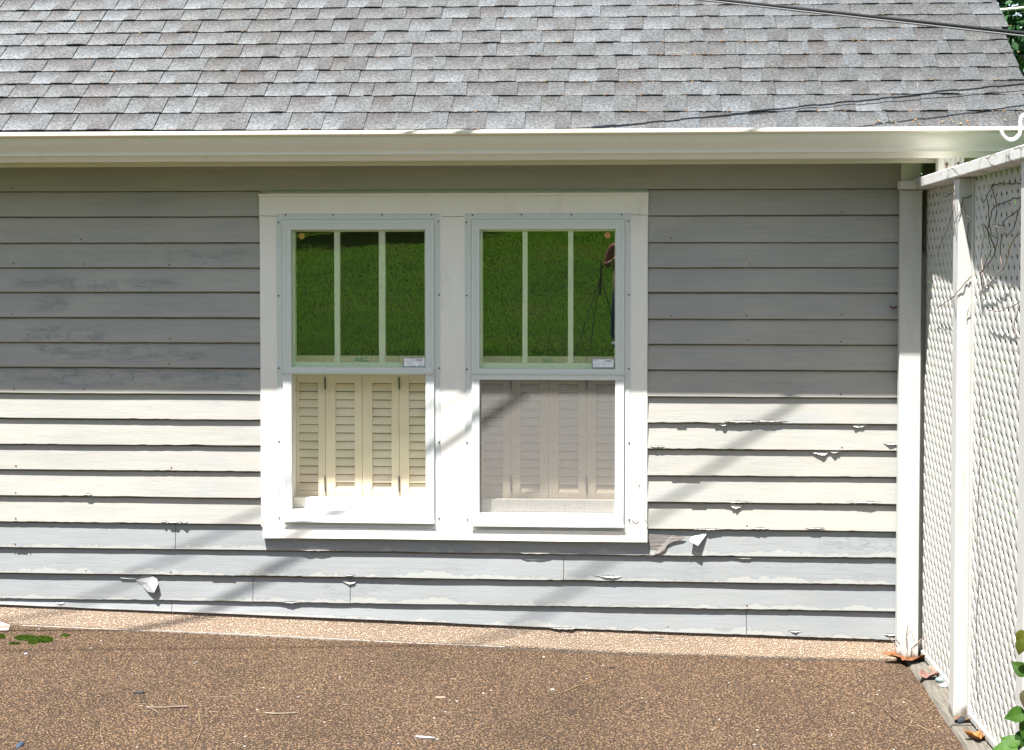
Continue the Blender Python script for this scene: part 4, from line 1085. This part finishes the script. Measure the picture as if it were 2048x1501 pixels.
def twig(paths, r, c, lab, lift=.003):
    r *= .75; c = tuple(v*.5 for v in c)
    mb = MB()
    P0 = gat(*paths[0][0])
    for k, pa in enumerate(paths):
        pts = [gat(a, b)+Vector((0, 0, lift+.002*R())) - P0 for a, b in pa]
        mb.tube(cat_pts(pts, 4), (lambda t: r*(1-.5*t)) if k == 0 else (lambda t: r*.6*(1-.4*t)), 6, 0, c)
    o = mb.build('twig', M['col'], smooth=True); o.location = P0; return tag(o, lab, 'twig', 'twigs on the driveway')
twig([[(378, 1415), (350, 1416), (320, 1418), (292, 1416)], [(292, 1416), (306, 1421), (318, 1429)]], .0042, (.42, .33, .26), 'pale forked twig on the lower left of the driveway')
twig([[(530, 1429), (560, 1430), (598, 1427)]], .0036, (.52, .44, .33), 'straight pale twig right of the forked one')
twig([[(397, 1424), (400, 1445), (403, 1460), (396, 1480), (386, 1505)]], .0018, (.45, .30, .16), 'bent tan grass stem running down from the forked twig')
twig([[(208, 1440), (201, 1462), (204, 1480), (210, 1505)]], .0014, (.45, .30, .16), 'thin curved tan stem at the lower left')
twig([[(1215, 1360), (1180, 1368), (1150, 1376), (1130, 1386), (1105, 1391)]], .002, (.48, .30, .15), 'orange tan stem below the right end of the window')
twig([[(1760, 1412), (1790, 1442), (1822, 1457), (1830, 1475), (1826, 1490), (1800, 1500)]], .0024, (.20, .13, .09), 'dark wiggly twig near the timbers')
twig([[(1640, 1368), (1690, 1390), (1740, 1410), (1770, 1425)]], .0016, (.16, .11, .08), 'thin dark twig running towards the timbers')
twig([[(725, 1312), (770, 1318), (815, 1323), (855, 1325)]], .0018, (.28, .2, .14), 'brown twig lying below the middle of the window')
twig([[(1832, 1452), (1850, 1460), (1866, 1468)]], .0016, (.55, .42, .24), 'short straw coloured stem beside the dark wiggly twig')
twig([[(420, 1396), (450, 1397), (478, 1398)]], .0012, (.5, .42, .3), 'hair thin pale stem between the two pale twigs')
# stems standing in the corner
mb = MB()
for (pp_, r) in (([(1813, 1320), (1815, 1290), (1813, 1272), (1816, 1250)], .0018), ([(1815, 1300), (1812, 1278), (1820, 1262)], .0016), ([(1822, 1298), (1840, 1282), (1862, 1264)], .0026), ([(1824, 1296), (1845, 1284)], .0016), ([(1795, 1294), (1782, 1280), (1776, 1276)], .0022), ([(1800, 1290), (1790, 1276)], .002), ([(1830, 1298), (1826, 1275), (1820, 1258)], .0009)):
    mb.tube(cat_pts([at(a, b, 1, -.11) for a, b in pp_], 4), r, 5, 0, (.20, .16, .14))
tag(mb.build('dead_weed', M['col'], smooth=True), 'dry grey weed stems standing behind the large curled leaf', 'weed')
mb = MB()
for k in range(46):
    a = Vector((1.20+U(-.03, .02), -1.02-U(0, .45), .018)); P = [a]
    for j in range(5): P.append(P[-1]+Vector((U(-.02, .018), U(-.03, .03), U(-.012, .016))));  P[-1].z = max(.017, P[-1].z)
    mb.tube(cat_pts(P, 3), .0012, 4, 0, random.choice(((.22, .17, .13), (.34, .27, .22), (.14, .10, .08))))
tag(mb.build('dry_stalks', M['col']), 'tangle of dry stalks along the foot of the nearer lattice', 'stalks', kind='stuff')
# straw and needle litter
mb = MB()
for k in range(520):
    p = gat(U(-10, 1900), U(1300, 1510)) if R() < .6 else Vector((U(-2.6, 1.08), -.06-abs(random.gauss(0, .03)), 0))
    if p.x > 1.08: continue
    p.z = gz(p.x, p.y)+.004; L = U(.004, .020); a = U(0, 6.28); q = p+Vector((math.cos(a)*L, math.sin(a)*L, U(-.001, .003)))
    m_ = p.lerp(q, .5)+Vector((U(-.2, .2)*L, U(-.2, .2)*L, .001)); q_ = U(.6, 1.2)
    c = random.choice(((.20, .14, .08), (.12, .08, .05), (.26, .20, .12), (.07, .05, .04))); mb.tube([p, m_, q], U(.0006, .0013), 4, 0, tuple(v*q_ for v in c))
tag(mb.build('plant_litter', M['col'], fix=False, weld=False), 'fine straw and needle bits strewn over the driveway', 'litter', kind='stuff')
# moss
mb = MB()
for (cx, cy, sx, sy, n) in ((52, 1277, 22, 5, 1500), (88, 1280, 18, 6, 1500), (66, 1286, 10, 3, 500), (3, 1274, 8, 4, 300), (130, 1272, 9, 2, 150), (28, 1288, 12, 2, 120)):
    for k in range(n):
        a, rr = U(0, 6.28), math.sqrt(R()); p = gat(cx+sx*rr*math.cos(a), cy+sy*rr*math.sin(a)); h = .004+.008*R()*(1-rr*.6)
        q = U(.5, 1.4); d = Vector((U(-1, 1), U(-1, 1), 0)).normalized()*.0035
        mb.face([p-d, p+d, p+Vector((U(-.004, .004), U(-.004, .004), h))], 0, (.065*q, .115*q, .012*q))
tag(mb.build('moss', M['leaf'], fix=False, weld=False), 'small green moss patch beside the foundation at the left', 'moss', kind='stuff')
# loose gravel over the driveway
def pebbles(n, fn, name, lab, sz, cols, kind='stuff', flat=.55):
    mb = MB(); octa = [(1,0,0),(.3,.95,0),(-.8,.6,0),(-.8,-.6,0),(.3,-.95,0)]
    for k in range(n):
        p, s = fn(), sz(); a = U(0, 6.28); ca, sa = math.cos(a), math.sin(a); el = U(.55, 1)
        ring = [p+Vector(((x*ca-y*el*sa)*s, (x*sa+y*el*ca)*s, 0)) for x, y, _ in octa]; top = p+Vector((U(-.2, .2)*s, U(-.2, .2)*s, s*flat))
        r2 = [q.lerp(p, .38)+Vector((0, 0, s*flat*.85)) for q in ring]
        c = random.choice(cols); q_ = U(.7, 1.25); c = tuple(v*q_ for v in c)
        for i in range(5):
            j = (i+1) % 5
            mb.face([ring[i], ring[j], r2[j], r2[i]], 0, c)
        mb.face(r2, 0, c)
    o = mb.build(name, M['col'], fix=False, weld=False)
    return tag(o, lab, name.replace('_', ' '), kind=kind)
PC = [(.16, .10, .06), (.12, .08, .05), (.20, .135, .085), (.08, .06, .046), (.15, .095, .06), (.18, .12, .07)]
def fdrive():
    y = -1.6*R()**.8-.03; x = U(-2.75, 1.07); return Vector((x, y, gz(x, y)-.0012))
pebbles(26000, fdrive, 'gravel', 'brown pebbles set in the surface of the driveway', lambda: U(.0018, .0045), PC, flat=.5)
pebbles(260, fdrive, 'pale_grit', 'scattered white and grey grit on the driveway', lambda: U(.002, .006), [(.38, .37, .36), (.3, .31, .33), (.42, .36, .28), (.24, .25, .26)])
# crumbs and dirt at the foot of the foundation (right side) and on the ledge
def ffoot():
    x = WX(U(900, 1790)); y = -.058-abs(random.gauss(0, .016)); return Vector((x, y, gz(x, y)-.001))
def ffoot2():
    x = WX(U(-20, 1790)); y = -.060-abs(random.gauss(0, .010)); return Vector((x, y, gz(x, y)-.001))
pebbles(2600, ffoot2, 'sandy_grit', 'sandy crumbs gathered where the foundation meets the driveway', lambda: U(.001, .0035), [(.20, .15, .10), (.14, .10, .07), (.26, .20, .15), (.06, .05, .04)], flat=.7)
pebbles(2200, ffoot, 'dark_grit', 'dark soil crumbs along the foot of the foundation', lambda: U(.0015, .005), [(.04, .032, .026), (.07, .055, .042), (.03, .027, .024)], flat=.7)
# litter on the roof: tan crumbs caught along shingle edges
mb = MB()
for k in range(800):
    i = random.randrange(0, 10); X = random.choice((U(-2.6, 1.6), U(-.4, 1.6)))
    if mn.noise(Vector((X*2.1, i*5.3, 0))) < .12 and R() < .8: continue
    p = rp(X, cour[i]+wav(X, i)-U(.0, .010), .0085 if R() < .5 else .012); s = U(.0015, .0065)
    a = Vector((s, 0, 0)); b = Vector((0, C34, S34))*s*U(.15, .4); c = random.choice(((.22, .10, .03), (.18, .09, .035), (.26, .15, .06), (.10, .08, .02)))
    mb.face([p-a, p-b, p+a, p+b+Vector((0, 0, .003))], 0, c)
for k in range(34):
    X = U(.9, 1.5); p = rp(X, U(.005, .05), .013); s = U(.002, .007); a = Vector((s, 0, 0)); b = Vector((0, C34, S34))*s*.5
    mb.face([p-a, p-b, p+a, p+b+Vector((0, 0, .004))], 0, random.choice(((.24, .14, .06), (.14, .09, .045), (.28, .22, .13))))
tag(mb.build('roof_litter', M['dry'], fix=False, weld=False), 'orange and tan crumbs caught along the shingle edges', 'litter', kind='stuff')

# ------------------------------------------------------------------ person and tripod on the lawn, mirrored in the right window
PXl, PYl = -.08, -16.4
per = tag(empty('person', (PXl, PYl, gz(PXl, PYl))), 'person in rust shirt and blue jeans mirrored at the right window edge', 'person')
def skin(name, verts, edges, radii, mat, parent, sub_=2, root=0):
    me = bpy.data.meshes.new(name); me.from_pydata(verts, edges, []); o = bpy.data.objects.new(name, me); col.objects.link(o); o.parent = parent
    me.materials.append(mat); o.modifiers.new('skin', 'SKIN')
    for k, r in enumerate(radii):
        sv = me.skin_vertices[0].data[k]; sv.radius = (r, r) if not isinstance(r, tuple) else r; sv.use_root = (k == root)
    s = o.modifiers.new('sub', 'SUBSURF'); s.levels = sub_; s.render_levels = sub_
    return o
def flat(name, c, rough=.8):
    n = N(name); g = n.noise(40, (1, 1, 1), 3); n.put('Base Color', n.ramp(g, [(.3, tuple(x*.8 for x in c)), (.7, c)])); n.put('Roughness', rough); return n.m
MS = flat('skin_tone', (.45, .27, .19), .5); MJ = flat('blue_denim', (.02, .05, .16)); MT = flat('rust_shirt', (.22, .07, .05)); MH = flat('brown_hair', (.05, .03, .02)); MK = flat('grey_shoe', (.3, .32, .34))
V = [(0,0,.98),(0,0,1.12),(0,.0,1.28),(0,-.01,1.42),(0,-.01,1.50),(0,.02,1.57),(0,.03,1.64),(0,.02,1.71)]
E_ = [(i, i+1) for i in range(7)]; Rr = [(.15,.11),(.135,.10),(.16,.11),(.12,.08),(.055,.055),(.075,.085),(.082,.098),(.055,.07)]
for s in (-1, 1):
    b = len(V); V += [(s*.18,0,1.41),(s*.24,.05,1.16),(s*.14,.26,1.22),(s*.10,.34,1.26)]; E_ += [(3,b),(b,b+1),(b+1,b+2),(b+2,b+3)]; Rr += [.055,.043,.03,.028]
    h = b+3
    for k in range(4):
        c0 = len(V); f = k-1.5; V += [(s*.10+s*f*.018, .385, 1.27-.004*k), (s*.09+s*f*.018, .42, 1.262), (s*.08+s*f*.017, .438, 1.243)]
        E_ += [(h,c0),(c0,c0+1),(c0+1,c0+2)]; Rr += [.009,.0085,.007]
    c0 = len(V); V += [(s*.075, .355, 1.285), (s*.055, .385, 1.288)]; E_ += [(h,c0),(c0,c0+1)]; Rr += [.010,.008]
    b = len(V); V += [(s*.09,0,.90),(s*.11,.02,.50),(s*.12,-.01,.10),(s*.12,.02,.05),(s*.13,.14,.035)]; E_ += [(0,b),(b,b+1),(b+1,b+2),(b+2,b+3),(b+3,b+4)]; Rr += [.095,.062,.045,.045,.035]
skin('body', V, E_, Rr, MS, per)
V = [(0,0,1.0),(0,0,1.12),(0,0,1.28),(0,-.01,1.415)]; E_ = [(0,1),(1,2),(2,3)]; Rr = [(.165,.125),(.15,.115),(.175,.125),(.13,.09)]
for s in (-1, 1):
    b = len(V); V += [(s*.18,0,1.41),(s*.24,.05,1.16),(s*.17,.20,1.20)]; E_ += [(3,b),(b,b+1),(b+1,b+2)]; Rr += [.07,.056,.042]
skin('shirt', V, E_, Rr, MT, per)
V = [(0,0,1.0),(0,0,.93)]; E_ = [(0,1)]; Rr = [(.155,.12),(.16,.125)]
for s in (-1, 1):
    b = len(V); V += [(s*.09,0,.86),(s*.11,.02,.50),(s*.12,-.01,.09)]; E_ += [(1,b),(b,b+1),(b+1,b+2)]; Rr += [.105,.078,.062]
skin('jeans', V, E_, Rr, MJ, per)
for s in (-1, 1): skin('shoe', [(s*.12,-.05,.05),(s*.125,.05,.045),(s*.13,.16,.035)], [(0,1),(1,2)], [.05,.048,.038], MK, per)
skin('hair', [(0,-.01,1.62),(0,-.02,1.70),(0,.02,1.755)], [(0,1),(1,2)], [(.085,.075),(.088,.09),(.05,.06)], MH, per)
mb = MB(); mb.tube([(0,.12,1.625),(0,.142,1.61)], .012, 8, 0, (.42,.25,.18))
for s in (-1, 1): mb.tube([(s*.032,.118,1.645),(s*.032,.124,1.645)], .010, 8, 0, (.05,.03,.03)); mb.tube([(s*.085,.03,1.66),(s*.092,.025,1.62)], .013, 8, 0, (.42,.25,.18))
mb.tube([(-.025,.118,1.575),(0,.124,1.572),(.025,.118,1.575)], .006, 6, 0, (.3,.1,.09)); mb.build('face', M['skin'], per)
tx, ty = -.42, -15.9
tp = tag(empty('tripod', (tx, ty, gz(tx, ty))), 'dark spread-legged tripod on the lawn mirrored beside the person', 'tripod')
for a in (.4, 2.6, 4.4):
    mb = MB(); mb.tube([(.02, 0, 1.0), (math.cos(a)*.33, math.sin(a)*.3, 0)], .0055, 6, 0, (.035, .05, .03)); mb.build('leg', M['col'], tp)
mb = MB(); mb.tube([(.02, 0, .75), (.03, 0, 1.22)], .012, 8, 0, (.03, .035, .03)); mb.build('column', M['col'], tp)
